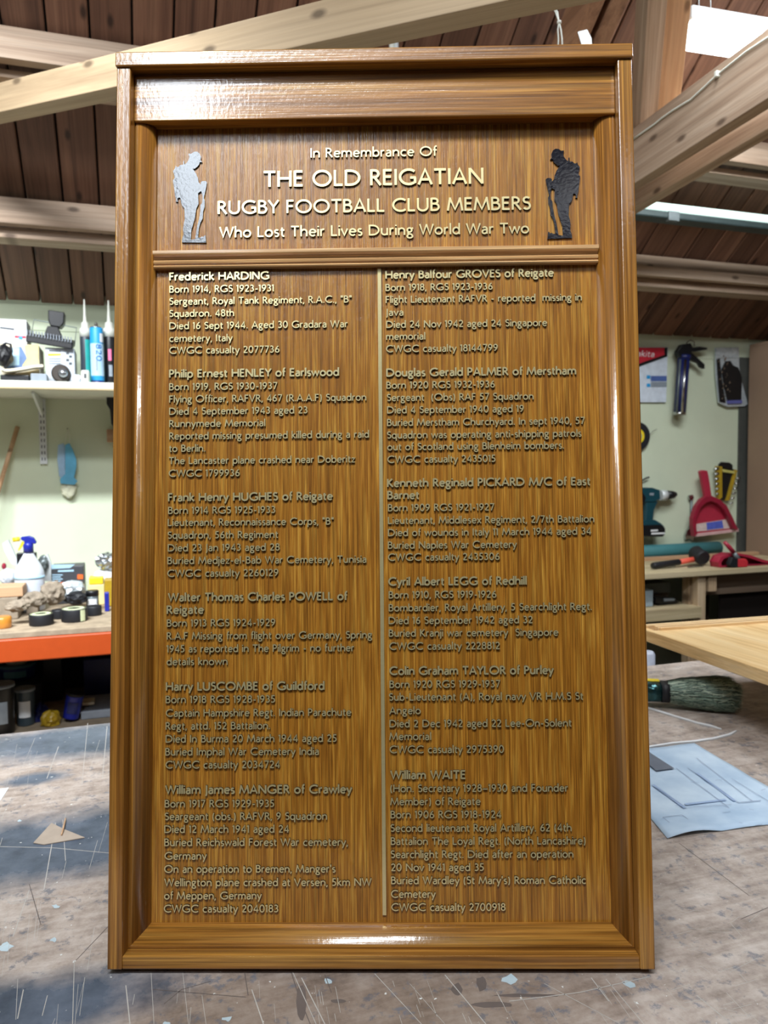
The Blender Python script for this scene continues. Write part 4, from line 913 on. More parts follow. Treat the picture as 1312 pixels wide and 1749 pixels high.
# ------------------------------------------------------------------ left: the wall shelf and what stands on it
SHY0, SHZ = 2.03, 1.749           # shelf front edge, shelf top
def at_(px, py, Y): return onY(px, py, Y)
def bx(name, px0, px1, zb, ptop, Yf, dep, mt, parent=None, bevel=0.003, rz=0.0, **k):
    """box with its front face on plane Yf, base at height zb, seen from px0 to px1 with its top at ptop"""
    xm = (px0 + px1) / 2; a, b_ = at_(px0, ptop, Yf), at_(px1, ptop, Yf)
    o = MB().box((a.x, Yf, zb), (b_.x, Yf + dep, (a.z + b_.z) / 2)).build(name, mt, None, loc=((a.x + b_.x) / 2, Yf + dep / 2, zb), bevel=bevel, **k)
    if rz: o.rotation_euler.z = rz
    if parent: o.parent = parent; inv(o, parent)
    return o
def decal(name, pix, Y, mt, parent, dy=0.0012, ws=None):
    """flat printed patch just proud of a face at Y"""
    P = [at_(x, y, Y) for x, y in pix]
    o = fixn(MB().prism([(p.x, p.z) for p in P], Y - dy, Y - 0.0002).build(name, mt, None))
    o.parent = parent; inv(o, parent); return o
def ptext(name, t, px0, px1, py, cappx, Y, mt, parent, weight=.16, dy=0.0014, ital=0.0):
    a, b_ = at_(px0, py, Y), at_(px1, py, Y); cap = (at_(px0, py - cappx, Y).z - a.z)
    o = text_mb(t, a.x, b_.x, a.z, cap, weight, Y - dy, 0, M_=lambda x, y, z: (x + (z - a.z) * ital, y, z)).build(name, mt, None)
    o.parent = parent; inv(o, parent); return o
sh = empty('wall_shelf', (-0.5, YW, SHZ - .03), label='long cream painted shelf on the back wall left of the board', cat='shelf')
inv(MB().box((XL + .02, SHY0, SHZ - .022), (0.9, YW - .001, SHZ)).build('shelf_board', M['white'], sh, bevel=.002), sh)
inv(MB().box((XL + .02, SHY0 - .003, SHZ - .0265), (0.9, SHY0 + .02, SHZ - .0222)).build('edge_ply', M['ply'], sh), sh)
a = at_(72, 695, YW)
stnd = inv(MB().box((a.x - .013, YW - .012, at_(72, 793, YW).z), (a.x + .013, YW - .001, SHZ - .023)).build('bracket_upright', M['metal_white'], sh, bevel=.001), sh)
sl = MB()
for i in range(9):
    z = at_(72, 700 + i * 10.5, YW).z
    for dx in (-.005, .005): sl.box((a.x + dx - .0018, YW - .0128, z - .006), (a.x + dx + .0018, YW - .0121, z + .006))
o = sl.build('slots', M['greytext'], None); o.parent = stnd; 
inv(fixn(MB().prism([(YW - .012, SHZ - .024), (YW - .30, SHZ - .024), (YW - .30, SHZ - .032), (YW - .012, SHZ - .09)], a.x - .004, a.x + .004, M=lambda p, q_, r_: (q_, p, r_)).build('bracket_arm', M['metal_white'], sh)), sh)
# boxes and tools on the shelf
Z0 = SHZ
b1 = bx('storage_box', 0, 66, Z0, 588, 2.10, .16, M['cream'], label='worn cream and yellow carton with a blue label at the left of the shelf', cat='box')
decal('yellow_side', [(42, 590), (66, 588), (66, 631), (40, 631), (38, 620), (44, 610)], 2.10, plain('pale_yellow_card', srgb(226, 206, 140), .8), b1)
decal('blue_label', [(8, 596), (36, 592), (44, 606), (46, 612), (38, 624), (40, 630), (6, 630)], 2.0986, plain('dull_blue_label', srgb(96, 124, 168), .6), b1)
decal('label_print', [(18, 595), (33, 594), (33, 624), (12, 625)], 2.0972, M['paleblue'], b1)
b2 = bx('storage_box', -20, 45, at_(20, 586, 2.10).z + .001, 545, 2.12, .12, M['paper'], label='white printed carton resting on top of the yellow carton', cat='box')
decal('grey_print', [(0, 558), (25, 561), (24, 564), (0, 561)], 2.12, M['greytext'], b2); decal('red_print', [(25, 573), (44, 574), (44, 578), (25, 577)], 2.12, M['red'], b2); decal('blue_print', [(32, 575), (38, 575), (38, 580), (32, 579)], 2.1186, M['cyan'], b2)
b3 = bx('storage_box', 77, 127, Z0, 594, 2.13, .12, plain('pale_grey_card', srgb(196, 204, 212), .6), label='pale grey printed carton below the floodlight on the shelf', cat='box')
decal('yellow_print', [(82, 604), (104, 604), (104, 607), (82, 608)], 2.13, M['yellow'], b3); decal('grey_print', [(84, 598), (104, 599), (104, 601), (84, 600)], 2.13, M['greytext'], b3)
for i in range(3): decal('grey_print', [(83, 612 + i * 4), (104, 612 + i * 4), (104, 613.5 + i * 4), (83, 613.5 + i * 4)], 2.13, M['greyp'], b3)
for i in range(4): decal('symbol', [(113 + i % 2 * 5, 601 + i * 6), (118 + i % 2 * 5, 601 + i * 6), (118 + i % 2 * 5, 605 + i * 6), (113 + i % 2 * 5, 605 + i * 6)], 2.13, M['greytext'], b3)
# thin curved offcut resting along the front
pts = [(3, 633), (12, 636), (25, 635), (45, 632), (60, 629), (75, 628)]
cz = MB(); P = [at_(x, y, 2.065) for x, y in pts]
for i, p in enumerate(P): cz.v += [(p.x, 2.04, p.z), (p.x, 2.09, p.z), (p.x, 2.09, p.z + .008), (p.x, 2.04, p.z + .008)]
for i in range(len(P) - 1):
    for k in range(4): cz.f.append([i * 4 + k, i * 4 + (k + 1) % 4, i * 4 + 4 + (k + 1) % 4, i * 4 + 4 + k]); cz.m.append(0); cz.smooth.append(False)
cz.f += [[0, 1, 2, 3], [len(P) * 4 - 4 + k for k in (3, 2, 1, 0)]]; cz.m += [0, 0]; cz.smooth += [False] * 2
fixn(cz.build('masking_strip', M['cream'], None, loc=(P[2].x, 2.065, P[2].z), label='thin curved cream offcut lying across the front of the shelf', cat='offcut'))
bx('charger_block', 52, 80, Z0, 638, 2.045, .05, M['greyp'], label='small grey plastic block at the shelf front edge', cat='block')
bx('tool_case', 0, 50, Z0, 640, 2.06, .035, M['black'], label='flat black case under the curved cream offcut', cat='case')
a = at_(105, 645, 2.09); L1 = empty('work_lamp', (a.x, 2.09, Z0), label='round silver lens lamp in a dark wrap below the pale grey carton', cat='lamp')
rw = .030
o = inv(fixn(MB().lathe([(rw * .8, -.03), (rw, -.02), (rw, .028), (rw * .82, .034)], (0, 0, 0), 20).build('dark_wrap', plain('brown_black_wrap', srgb(52, 44, 38), .6), L1)), L1)
o.matrix_parent_inverse = Matrix.Identity(4); o.location = (0, 0, rw + .001); o.rotation_euler = (math.radians(90), 0, 0)
o = MB().lathe([(.002, -.004), (.012, .0), (.016, .004), (.012, .012), (.002, .016)], (0, 0, 0), 18).build('lens', M['foil'], L1); o.location = (.008, -.036, rw); o.rotation_euler = (math.radians(90), 0, 0)
# floodlight
a0, a1 = at_(50, 575, 2.2), at_(125, 590, 2.2)
fl_ = empty('floodlight', ((a0.x + a1.x) / 2, 2.2, (a0.z + a1.z) / 2), label='black LED floodlight lying with its wire bracket on the cartons on the shelf', cat='floodlight')
P0, P1 = at_(48, 576, 2.17), at_(126, 589, 2.17)
dd = (P1 - P0); cc_ = (P0 + P1) / 2
inv(MB().obox(cc_, dd / 2, (0, .06, .012), Vector((-dd.z, 0, dd.x)).normalized() * .013).build('lamp_head', M['black'], fl_, bevel=.004), fl_)
fn = MB()
for i in range(16):
    c = P0 + dd * ((i + .5) / 16) + Vector((0, -.062, .006)); fn.obox(c, dd.normalized() * .0018, (0, .004, 0), (0, 0, .009))
inv(fn.build('cooling_fins', plain('fin_grey', srgb(120, 128, 138), .5), fl_), fl_)
for quad, nm in (([(82, 558), (100, 560), (108, 578), (76, 574)], 'neck'), ([(83, 531), (111, 535), (110, 553), (104, 560), (86, 557), (83, 548)], 'sensor_housing')):
    Q_ = [at_(x, y, 2.19) for x, y in quad]
    inv(fixn(MB().prism([(p.x, p.z) for p in Q_], 2.17, 2.23).build(nm, M['black'], fl_, bevel=.003)), fl_)
inv(MB().tube([at_(53, 575, 2.18), at_(58, 546, 2.18), at_(131, 560, 2.18), at_(127, 592, 2.18)], .0018, 6).build('wire_bracket', M['metal_grey'], fl_), fl_)
# black strap lamp at far left
a = at_(8, 608, 2.06)
hl = empty('head_torch', (a.x, 2.06, Z0), label='black head torch at the far left end of the shelf', cat='torch')
inv(blob((a.x, 2.055, a.z), (.026, .022, .036), 3, .15).build('torch_body', M['black'], hl), hl)
inv(MB().tube([at_(2, 592, 2.05), at_(10, 586, 2.05), at_(18, 588, 2.05), at_(20, 600, 2.05), at_(16, 620, 2.05), at_(4, 634, 2.05)], .004, 8).build('strap', M['rubber'], hl), hl)
# sealant cartridges
def cartridge(px0, px1, ptop, pn, Y, body, cap, label, nozzle=True, base=None):
    a, b_ = at_(px0, 600, Y), at_(px1, 600, Y); x = (a.x + b_.x) / 2; r = (b_.x - a.x) / 2; zt = at_(px0, ptop, Y).z - Z0
    t = empty('sealant_cartridge', (x, Y, Z0), label=label, cat='cartridge', group='sealant cartridges on the wall shelf')
    MB().lathe([(r * .93, 0.0004), (r, .004), (r, zt - .004), (r * .94, zt)], (0, 0, 0), 28).build('tube', body, t)
    if base: MB().lathe([(r * 1.01, .0005), (r * 1.015, .004), (r * 1.015, .016)], (0, 0, 0), 28).build('base_ring', base, t)
    if nozzle:
        zn = at_(px0, pn, Y).z - Z0
        MB().lathe([(r * 1.02, zt - .02), (r * 1.02, zt + .008), (r * .72, zt + .013), (r * .66, zt + .03), (r * .34, zt + .034), (r * .26, zt + .06), (r * .12, zn)], (0, 0, 0), 24).build('nozzle', cap, t)
    else:
        MB().lathe([(r * .9, zt), (r * .88, zt + .003), (r * .3, zt + .004), (r * .25, zt + .014), (.002, zt + .02)], (0, 0, 0), 24).build('top_plate', cap, t)
    return t, x, r, zt
def wrap_patch(name, t, r, a0, a1, z0, z1, mt, off=.0006):
    mb = MB(); n = 10
    for i in range(n + 1):
        a = math.radians(a0 + (a1 - a0) * i / n); mb.v += [((r + off) * math.cos(a), (r + off) * math.sin(a), z0), ((r + off) * math.cos(a), (r + off) * math.sin(a), z1)]
    for i in range(n): mb.f.append([2 * i, 2 * i + 2, 2 * i + 3, 2 * i + 1]); mb.m.append(0); mb.smooth.append(True)
    return mb.build(name, mt, t)
t1, x, r, zt = cartridge(137, 156, 566, 511, 2.16, plain('slate_label', srgb(52, 62, 72), .4), M['white'], 'slate and teal sealant cartridge with a tall white nozzle, left of the blue cartridge')
wrap_patch('teal_stripe', t1, r, 268, 330, .01, zt - .03, plain('teal_label', srgb(40, 160, 156), .4))
t2, x, r, zt = cartridge(154, 177, 560, 553, 2.10, M['cyan'], M['steel'], 'bright blue sealant cartridge without a nozzle in the middle of three on the shelf', nozzle=False)
wrap_patch('pale_label', t2, r, 205, 345, .028, zt - .055, M['paleblue'])
wrap_patch('white_corner', t2, r, 300, 340, zt - .05, zt - .02, M['paper'])
MB().lathe([(r * 1.01, .0005), (r * 1.02, .002), (r * 1.02, .012)], (0, 0, 0), 28).build('base_ring', M['navy'], t2)
def vert_text(t, txt, r, zc0, zc1, cap, ang, mt, weight=.16):       # reads along the tube, bent round it
    L = text_mb(txt, zc0, zc1, -cap / 2, cap, weight, 0, 0, M_=lambda x_, y_, z_: ((r + .0012) * math.cos(math.radians(ang) + z_ / r), (r + .0012) * math.sin(math.radians(ang) + z_ / r), zc0 + zc1 - x_))
    return L.build('lettering', mt, t)
vert_text(t2, '820', r, .078, .136, .017, 288, plain('label_blue_print', srgb(36, 104, 172), .5, var=0), .22)
wrap_patch('small_print', t2, r, 262, 274, .045, .08, M['greyp'], .0012)
t3, x, r, zt = cartridge(177, 198, 566, 513, 2.13, M['black'], M['white'], 'black sealant cartridge with pink print and a white nozzle beside the board edge')
wrap_patch('pink_print', t3, r, 255, 285, .085, .125, M['pinktext']); wrap_patch('pale_print', t3, r, 258, 290, .03, .07, M['greyp'])
t4 = empty('paint_pot', (at_(146, 650, 2.06).x, 2.06, Z0), label='small white lidded pot in front of the slate cartridge', cat='pot')
rr0 = (at_(154, 645, 2.06).x - at_(139, 645, 2.06).x) / 2
MB().lathe([(rr0 * .92, .0004), (rr0, .004), (rr0, .036), (rr0 * .85, .042)], (0, 0, 0), 20).build('pot', M['white'], t4); wrap_patch('bar_label', t4, rr0, 255, 285, .014, .03, M['greytext'])
blob((at_(131, 648, 2.08).x, 2.08, Z0 + .014), (.02, .02, .016), 8, .3, flat_z=Z0 + .0005).build('crumpled_wrap', M['clear'], None, loc=(at_(131, 648, 2.08).x, 2.08, Z0), label='crumpled clear wrapper beside the small white pot', cat='wrapper')
# face mask on its nail
mk = empty('face_mask', at_(116, 733, YW), label='pale blue face mask hanging by its loops on a nail in the back wall', cat='mask')
nP_ = at_(116, 733, YW)
inv(MB().tube([nP_ + Vector((0, .002, 0)), nP_ + Vector((0, -.03, 0))], .002, 8).build('nail', M['steel'], mk), mk)
for side_, ol in ((-1, [(99, 760), (109, 757), (112, 765), (111, 800), (117, 820), (108, 824), (101, 812), (98, 785)]), (1, [(112, 760), (119, 757), (125, 768), (131, 785), (131, 800), (127, 815), (133, 822), (128, 828), (104, 826), (103, 818), (112, 810)])):
    Q_ = [at_(x_, y_, YW - .02) for x_, y_ in ol]
    g = MB().prism([(p.x, p.z) for p in Q_], YW - .026 - (.012 if side_ > 0 else 0), YW - .02 - (.012 if side_ > 0 else 0))
    o = inv(fixn(g.build('pleated_cloth', M['mask'] if side_ > 0 else plain('mask_pale', srgb(158, 188, 216), .8), mk, bevel=.002)), mk)
for ol in ([(116, 733), (113, 745), (111, 758)], [(116, 733), (119, 745), (119, 758)], [(104, 822), (108, 838), (116, 851), (126, 845), (130, 828)]):
    inv(MB().tube([at_(x_, y_, YW - .024) for x_, y_ in ol], .0013, 6).build('ear_loop', M['white'], mk), mk)
inv(blob(at_(117, 836, YW - .02), (.028, .012, .03), 5, .25).build('lining', plain('mask_lining', srgb(206, 208, 184), .8), mk), mk)
# dowel leaning at the far left
P0, P1 = at_(-40, 960, 2.30), at_(30, 729, YW - .012)
dw = empty('dowel_rod', P0, label='pale wooden dowel leaning against the wall at the far left', cat='rod')
inv(MB().tube([P0 + (P0 - P1) * .28, P0, P0 + (P1 - P0) * .5], .008, 10).build('painted_end', M['cream'], dw), dw)
inv(MB().tube([P0 + (P1 - P0) * .5, P1], .008, 10).build('bare_wood', M['pineWarm'], dw), dw)
# partly hidden tools beside the board edge
bx('spirit_level_block', 182, 200, at_(190, 755, 2.40).z, 733, 2.40, .045, M['pineWarm'], label='orange wood block fixed to the wall beside the left edge of the board', cat='block')
hg = empty('hanging_clamp', at_(196, 672, 2.36), label='dark blue black clamp hanging below the shelf beside the board edge', cat='clamp')
Q_ = [at_(x_, y_, 2.36) for x_, y_ in ((185, 672), (205, 672), (205, 765), (193, 765), (194, 752), (200, 735), (190, 725), (188, 700), (182, 690), (182, 676))]
inv(fixn(MB().prism([(p.x, p.z) for p in Q_], 2.34, 2.38).build('clamp_body', M['rubber'], hg, bevel=.003)), hg)

# ------------------------------------------------------------------ left bench on orange racking
BY, BZ = 1.74, 0.967
rk = empty('racking_bench', (-0.4, 2.1, 0), label='bench on orange steel racking against the back wall, left of the board', cat='bench')
inv(MB().box((XL + .1, BY, BZ - .018), (0.9, YW - .01, BZ)).build('chipboard_top', M['dustwood'], rk, bevel=.002), rk)
inv(MB().box((XL + .1, BY - .006, BZ - .089), (0.9, BY + .03, BZ - .0185)).build('orange_beam', M['orange'], rk, bevel=.004), rk)
for x in (XL + .14, .86):
    for y in (BY + .02, YW - .05):
        inv(MB().box((x - .03, y - .02, 0), (x + .03, y + .02, BZ - .0185)).build('upright', M['navy'], rk), rk)
LZ = 0.60
inv(MB().box((XL + .1, YW - .025, LZ + .001), (0.9, YW - .012, BZ - .019)).build('shade_panel', plain('under_bench_shade', srgb(38, 40, 44), .8), rk), rk)  # added dark sheet standing in for the deep shade under the bench
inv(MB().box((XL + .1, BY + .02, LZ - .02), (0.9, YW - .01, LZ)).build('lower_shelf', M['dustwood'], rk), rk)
# spray bottle
Ys = 2.12
def sx(px, py=980): return at_(px, py, Ys)
xb = (sx(24).x + sx(76).x) / 2; rb = (sx(76).x - sx(24).x) / 2
sp = empty('spray_bottle', (xb, Ys, BZ), label='cloudy plastic spray bottle with a blue and yellow trigger head on the left bench', cat='spray bottle')
zz = lambda py: at_(50, py, Ys).z - BZ
MB().lathe([(rb * .9, .0005), (rb, .006), (rb, zz(982)), (rb * .97, zz(975)), (rb * .8, zz(965)), (rb * .5, zz(953)), (rb * .32, zz(945)), (rb * .28, zz(941))], (0, 0, 0), 28, sy=.75).build('bottle', M['clear'], sp)
MB().lathe([(rb * 1.02, zz(988)), (rb * 1.02, zz(983))], (0, 0, 0), 28, sy=.76).build('ridge', M['paleblue'], sp)
MB().lathe([(.0165, zz(943)), (.0165, zz(930)), (.012, zz(926))], (0, 0, 0), 20).build('collar', M['blue'], sp)
Q_ = [((at_(x_, y_, Ys).x - xb), at_(x_, y_, Ys).z - BZ) for x_, y_ in ((36, 917), (50, 915), (58, 918), (63, 926), (61, 929), (55, 928), (55, 934), (42, 934), (42, 924), (36, 922))]
fixn(MB().prism(Q_, -.011, .011).build('trigger_head', M['blue'], sp, bevel=.003))
Q_ = [((at_(x_, y_, Ys).x - xb), at_(x_, y_, Ys).z - BZ) for x_, y_ in ((38, 924), (42, 927), (36, 937), (32, 941), (31, 939))]
fixn(MB().prism(Q_, -.006, .006).build('trigger', M['yellow'], sp, bevel=.001))
MB().tube([((sx(24).x - xb), 0, zz(921)), ((sx(36).x - xb), 0, zz(920))], .0075, 12).build('nozzle', M['yellow'], sp)
o = bx('black_offcut', 28, 62, BZ, 944, 2.20, .02, M['black'], label='small black sheet offcut standing behind the spray bottle', cat='offcut')
# fitting kit carton
kb = bx('tool_carton', 87, 143, BZ, 967, 2.22, .1, plain('charcoal_card', srgb(62, 64, 70), .5), label='dark printed carton with white text and an orange corner on the left bench', cat='box')
decal('orange_base', [(87, 995), (140, 993), (140, 1001), (87, 1003)], 2.22, plain('orange_print', srgb(226, 110, 60), .5), kb)
decal('grey_band', [(88, 964.5), (128, 964), (120, 970), (88, 972)], 2.22, M['paleblue'], kb)
decal('orange_patch', [(132, 981), (142, 981), (142, 989), (132, 989)], 2.22, plain('orange_print', srgb(236, 110, 50), .5), kb)
for i in range(4): decal('text_row', [(89, 981 + i * 3.6), (107 - i % 2 * 3, 981 + i * 3.6), (107 - i % 2 * 3, 982.6 + i * 3.6), (89, 982.6 + i * 3.6)], 2.22, M['paleblue'], kb)
decal('text_row', [(99, 974), (126, 973), (126, 976), (99, 977)], 2.22, M['paleblue'], kb)
# reels of black tape in front
def reel(px0, px1, ptop, pbot, Y, label, wrapmat, lid):
    a, b_ = at_(px0, pbot, Y), at_(px1, pbot, Y); x = (a.x + b_.x) / 2; r = (b_.x - a.x) / 2; hh = (pbot - ptop) / 1313 * 2.45
    t = empty('tape_reel', (x, Y, BZ), label=label, cat='tape reel', group='black tape reels on the left bench')
    MB().lathe([(r * .96, .0005), (r, .004), (r, hh - .004), (r * .96, hh)], (0, 0, 0), 28).build('tape_wrap', wrapmat, t)
    MB().lathe([(r * .93, hh), (r * .5, hh + .0015), (r * .48, hh - .004)], (0, 0, 0), 28).build('pale_face', lid, t)
    return t, r, hh
M['palegreen'] = plain('pale_green_film', srgb(206, 216, 176), .7)
reel(49, 92, 1036, 1055, 1.84, 'black tape reel with a pale green face at the front left of the bench', M['rubber'], M['palegreen'])
reel(88, 112, 1034, 1050, 1.93, 'smallest black tape reel squeezed between the two larger ones', M['rubber'], M['rubber'])
t, r, hh = reel(104, 150, 1030, 1052, 1.87, 'largest black tape reel with a pale green end tab beside the jar', M['rubber'], M['palegreen'])
wrap_patch('end_tab', t, r, 300, 325, .003, hh - .002, M['palegreen'])
reel(146, 174, 1030, 1047, 1.95, 'black tape reel nearest the board edge on the left bench', M['rubber'], M['rubber'])
# jar with a white label
a, b_ = at_(147, 1030, 2.05), at_(169, 1030, 2.05); r = (b_.x - a.x) / 2
jr = empty('jar', ((a.x + b_.x) / 2, 2.05, BZ), label='small dark jar with a black lid and white label behind the tape reels', cat='jar')
zj = at_(158, 1009, 2.05).z - BZ
MB().lathe([(r * .9, .0005), (r, .003), (r, zj * .72), (r * .9, zj * .76)], (0, 0, 0), 24).build('glass', M['metal_grey'], jr); MB().lathe([(r * 1.04, zj * .76), (r * 1.04, zj), (r * .9, zj + .002)], (0, 0, 0), 24).build('lid', M['black'], jr)
wrap_patch('label', jr, r, 225, 315, zj * .2, zj * .62, M['paper'])
# wooden offcuts, bags and clutter
bx('wood_offcut', -30, 39, at_(0, 1022, 1.98).z + .002, 1003, 1.98, .1, M['pineWarm'], label='pale wood block on the pile at the far left of the bench', cat='offcut')
bx('wood_offcut', -30, 30, BZ + .0005, 1022, 1.97, .14, M['dust'], label='dusty block under the pale wood block', cat='offcut')
def lump(name, px, py, Y, r, seed, mt, label, cat, zb=BZ, amp=.3, sub=3):
    a = at_(px, py, Y); zc_ = max(a.z, zb + r[2] * .6)
    return blob((a.x, Y, zc_), r, seed, amp, 7, sub, flat_z=zb + .0006).build(name, mt, None, loc=(a.x, Y, zb), label=label, cat=cat)
lump('dust_bag', 90, 1012, 2.02, (.040, .040, .040), 2, M['dust'], 'crumpled dusty brown bag in the middle of the left bench', 'bag')
lump('plastic_bag', 121, 1008, 2.11, (.05, .03, .032), 4, M['film'], 'crinkled clear plastic bag below the dark carton', 'bag')
lump('dark_cloth', 131, 1022, 2.02, (.035, .028, .022), 6, M['rubber'], 'dark crumpled cloth behind the tape reels', 'cloth')
lump('wrapped_tool', 58, 1024, 1.93, (.038, .032, .026), 9, M['dust'], 'dusty paper wrapped tool lying by the spray bottle', 'tool')
lump('dusty_rag', 30, 1035, 1.87, (.035, .026, .018), 12, M['dust'], 'dusty rag in front of the wooden offcuts', 'rag')
lump('foil_bag', 183, 958, 2.2, (.04, .035, .03), 15, M['foil'], 'crinkled silver foil bag at the board edge on the left bench', 'bag', amp=.35, zb=BZ + .098)
lump('white_cloth', 180, 987, 2.21, (.04, .03, .036), 21, M['paper'], 'white cloth bundle under the foil bag', 'cloth')
lump('grey_brush_pad', 74, 962, 2.24, (.016, .016, .03), 25, M['metal_grey'], 'dark rounded scraper standing right of the spray bottle', 'scraper')
lump('red_cap', 7, 967, 2.2, (.008, .01, .012), 31, M['redd'], 'small dark red cap at the far left of the bench', 'cap', sub=2)
lump('clear_tub', 14, 985, 2.2, (.03, .03, .03), 33, M['clear'], 'cloudy plastic tub at the far left of the bench behind the wood pile', 'tub', amp=.1)
sg = bx('sponge', 152, 176, at_(160, 999, 2.15).z + .001, 986, 2.155, .05, M['yellow'], label='bright yellow sponge right of the dark carton', cat='sponge')
bx('cream_sponge', 150, 178, BZ + .0005, 999, 2.15, .08, plain('cream_foam', srgb(222, 206, 150), .8), label='cream foam block under the yellow sponge', cat='sponge')
bx('paint_tin', 178, 200, BZ + .0005, 990, 2.10, .06, M['mustard'], label='olive tin partly hidden behind the left edge of the board', cat='tin')
bx('glue_stick', 178, 186, BZ + .0005, 1012, 2.0, .02, M['blue'], label='short blue stick beside the black jar', cat='stick')
Q_ = [at_(x_, y_, 2.3) for x_, y_ in ((5, 928), (14, 922), (31, 958), (30, 966), (20, 962), (8, 940))]
fixn(MB().prism([(p.x, p.z) for p in Q_], 2.29, 2.32).build('clear_scraper', M['clear'], None, loc=(Q_[2].x, 2.3, BZ), label='cloudy plastic wedge leaning on the wall left of the spray bottle', cat='scraper'))
Q_ = [at_(x_, y_, 2.26) for x_, y_ in ((76, 950), (82, 946), (88, 962), (88, 992), (76, 992))]
fixn(MB().prism([(p.x, p.z) for p in Q_], 2.25, 2.27).build('grey_scraper_blade', M['metal_white'], None, loc=(Q_[3].x, 2.26, BZ), label='pale rounded blade standing between spray bottle and dark carton', cat='scraper'))
a = at_(4, 1050, 1.83); tp = empty('amber_tape_roll', (a.x, 1.83, BZ), label='glossy amber tape roll at the bottom left of the left bench', cat='tape roll')
MB().lathe([(.024, .0005), (.026, .003), (.026, .032), (.022, .036)], (0, 0, 0), 24).build('roll', M['tape'], tp)
bx('wood_offcut', 44, 64, BZ + .0005, 1018, 2.04, .05, M['dust'], label='dusty flat wooden strip between the bag and the spray bottle', cat='offcut')
# tubs on the lower shelf
def tub(px0, px1, ptop, zb, Y, mt, label, cat='tub', lid=None, taper=.9, patch=None, tilt=0, ph=None):
    a, b_ = at_(px0, ptop, Y), at_(px1, ptop, Y); r = (b_.x - a.x) / 2; hh = a.z - zb
    t = empty('paint_tub', ((a.x + b_.x) / 2, Y, zb + .0005), (0, tilt, 0), label=label, cat=cat, group='paint tubs below the left bench')
    MB().lathe([(r * taper * .96, 0), (r * taper, .004), (r * .98, hh - .012), (r, hh - .01), (r, hh)], (0, 0, 0), 24).build('tub_body', mt, t)
    MB().lathe([(r * 1.03, hh - .006), (r * 1.03, hh + .004), (r * .94, hh + .004), (r * .92, hh + .001)], (0, 0, 0), 24).build('lid', lid or M['greyp'], t)
    if patch: wrap_patch('label', t, r * .97, 235, 305, hh * .25, hh * .7, patch, .001)
    return t, r, hh
Yt = 1.95
tub(-25, 25, 1172, LZ, Yt, M['black'], 'black paint tub with a pale grey lid at the far left below the bench', patch=M['greyp'])
tub(25, 60, 1178, LZ, 2.02, plain('slate_tub', srgb(60, 74, 84), .4), 'slate grey tub with a white patch beside the black paint tub', patch=M['paper'])
zt_ = at_(30, 1170, 2.1).z
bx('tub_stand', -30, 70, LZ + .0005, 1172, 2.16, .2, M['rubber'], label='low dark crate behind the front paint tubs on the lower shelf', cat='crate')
zc2 = at_(20, 1172, 2.16).z + .001
tub(-5, 62, 1136, zc2, 2.27, M['navy'], 'blue paint bucket with drips down its side on the dark crate', lid=plain('teal_lid', srgb(50, 90, 104), .5), patch=plain('dull_teal', srgb(48, 96, 110), .6))
zc3 = at_(20, 1136, 2.27).z + .006
tub(7, 48, 1100, zc3, 2.27, M['white'], 'white tub with a dark red label on top of the blue bucket', patch=M['redd'])
tub(104, 135, 1186, LZ + .012, 2.0, M['blue'], 'tilted blue paint tub with a white side label right of the dark gap', lid=M['black'], tilt=math.radians(12), patch=M['navy'])
bx('storage_tray', 138, 200, LZ + .0005, 1213, 2.0, .2, plain('pale_grey_tray', srgb(150, 158, 170), .6), label='pale grey tray at the right end of the lower shelf', cat='tray')
bx('dark_crate', 72, 104, LZ + .0005, 1120, 2.27, .14, M['black'], label='tall black crate added to darken the gap behind the yellow cloth', cat='crate')  # black crate added to keep this gap below the bench dark
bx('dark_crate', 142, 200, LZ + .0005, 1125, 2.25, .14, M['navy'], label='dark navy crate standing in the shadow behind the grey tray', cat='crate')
bx('soap_block', 140, 161, at_(150, 1213, 2.0).z + .001, 1200, 2.05, .06, M['cream'], label='small off white block on the pale grey tray', cat='block')
lump('yellow_cloth', 86, 1228, 1.98, (.03, .03, .03), 41, M['mustard'], 'crumpled yellow cloth between the paint tubs on the lower shelf', 'cloth', zb=LZ)
lump('blue_cloth', 68, 1222, 2.05, (.03, .03, .035), 43, M['navy'], 'dark blue crumpled bag beside the slate tub', 'bag', zb=LZ)

# ------------------------------------------------------------------ right: tools hung on the wall
def wobj(name, label, cat, px, py): return empty(name, onY(px, py, YW - .002), label=label, cat=cat)
def wpoly(name, pix, dfront, dback, mt, parent, bevel=.002, holes=(), **k):
    Q_ = [onY(x_, y_, YW - dfront) for x_, y_ in pix]; Hs = [[(p.x, p.z) for p in [onY(x_, y_, YW - dfront) for x_, y_ in h_]] for h_ in holes]
    return inv(fixn(MB().prism([(p.x, p.z) for p in Q_], YW - dfront, YW - dback, Hs).build(name, mt, parent, bevel=bevel, **k)), parent)
def wtube(name, pix, d, r, mt, parent, n=10): return inv(MB().tube([onY(x_, y_, YW - d) for x_, y_ in pix], r, n).build(name, mt, parent), parent)
g = wobj('caulking_gun', 'blue and silver caulking gun hanging barrel down on the wall right of the board', 'caulking gun', 1170, 600)
o = wtube('barrel', [(1168, 612), (1161, 706)], .045, .029, M['navy'], g, 20)
wtube('silver_stripe', [(1171, 614), (1165, 705)], .072, .0075, M['steel'], g)
wtube('silver_stripe', [(1162, 614), (1156, 705)], .069, .005, M['metal_grey'], g)
wtube('end_ring', [(1161, 704), (1160.7, 709)], .045, .031, M['steel'], g, 20); wtube('top_ring', [(1169, 607), (1168.3, 614)], .045, .031, M['navy'], g, 20)
wpoly('frame_head', [(1158, 600), (1166, 588), (1180, 586), (1184, 594), (1180, 606), (1170, 611), (1162, 610)], .06, .03, M['black'], g)
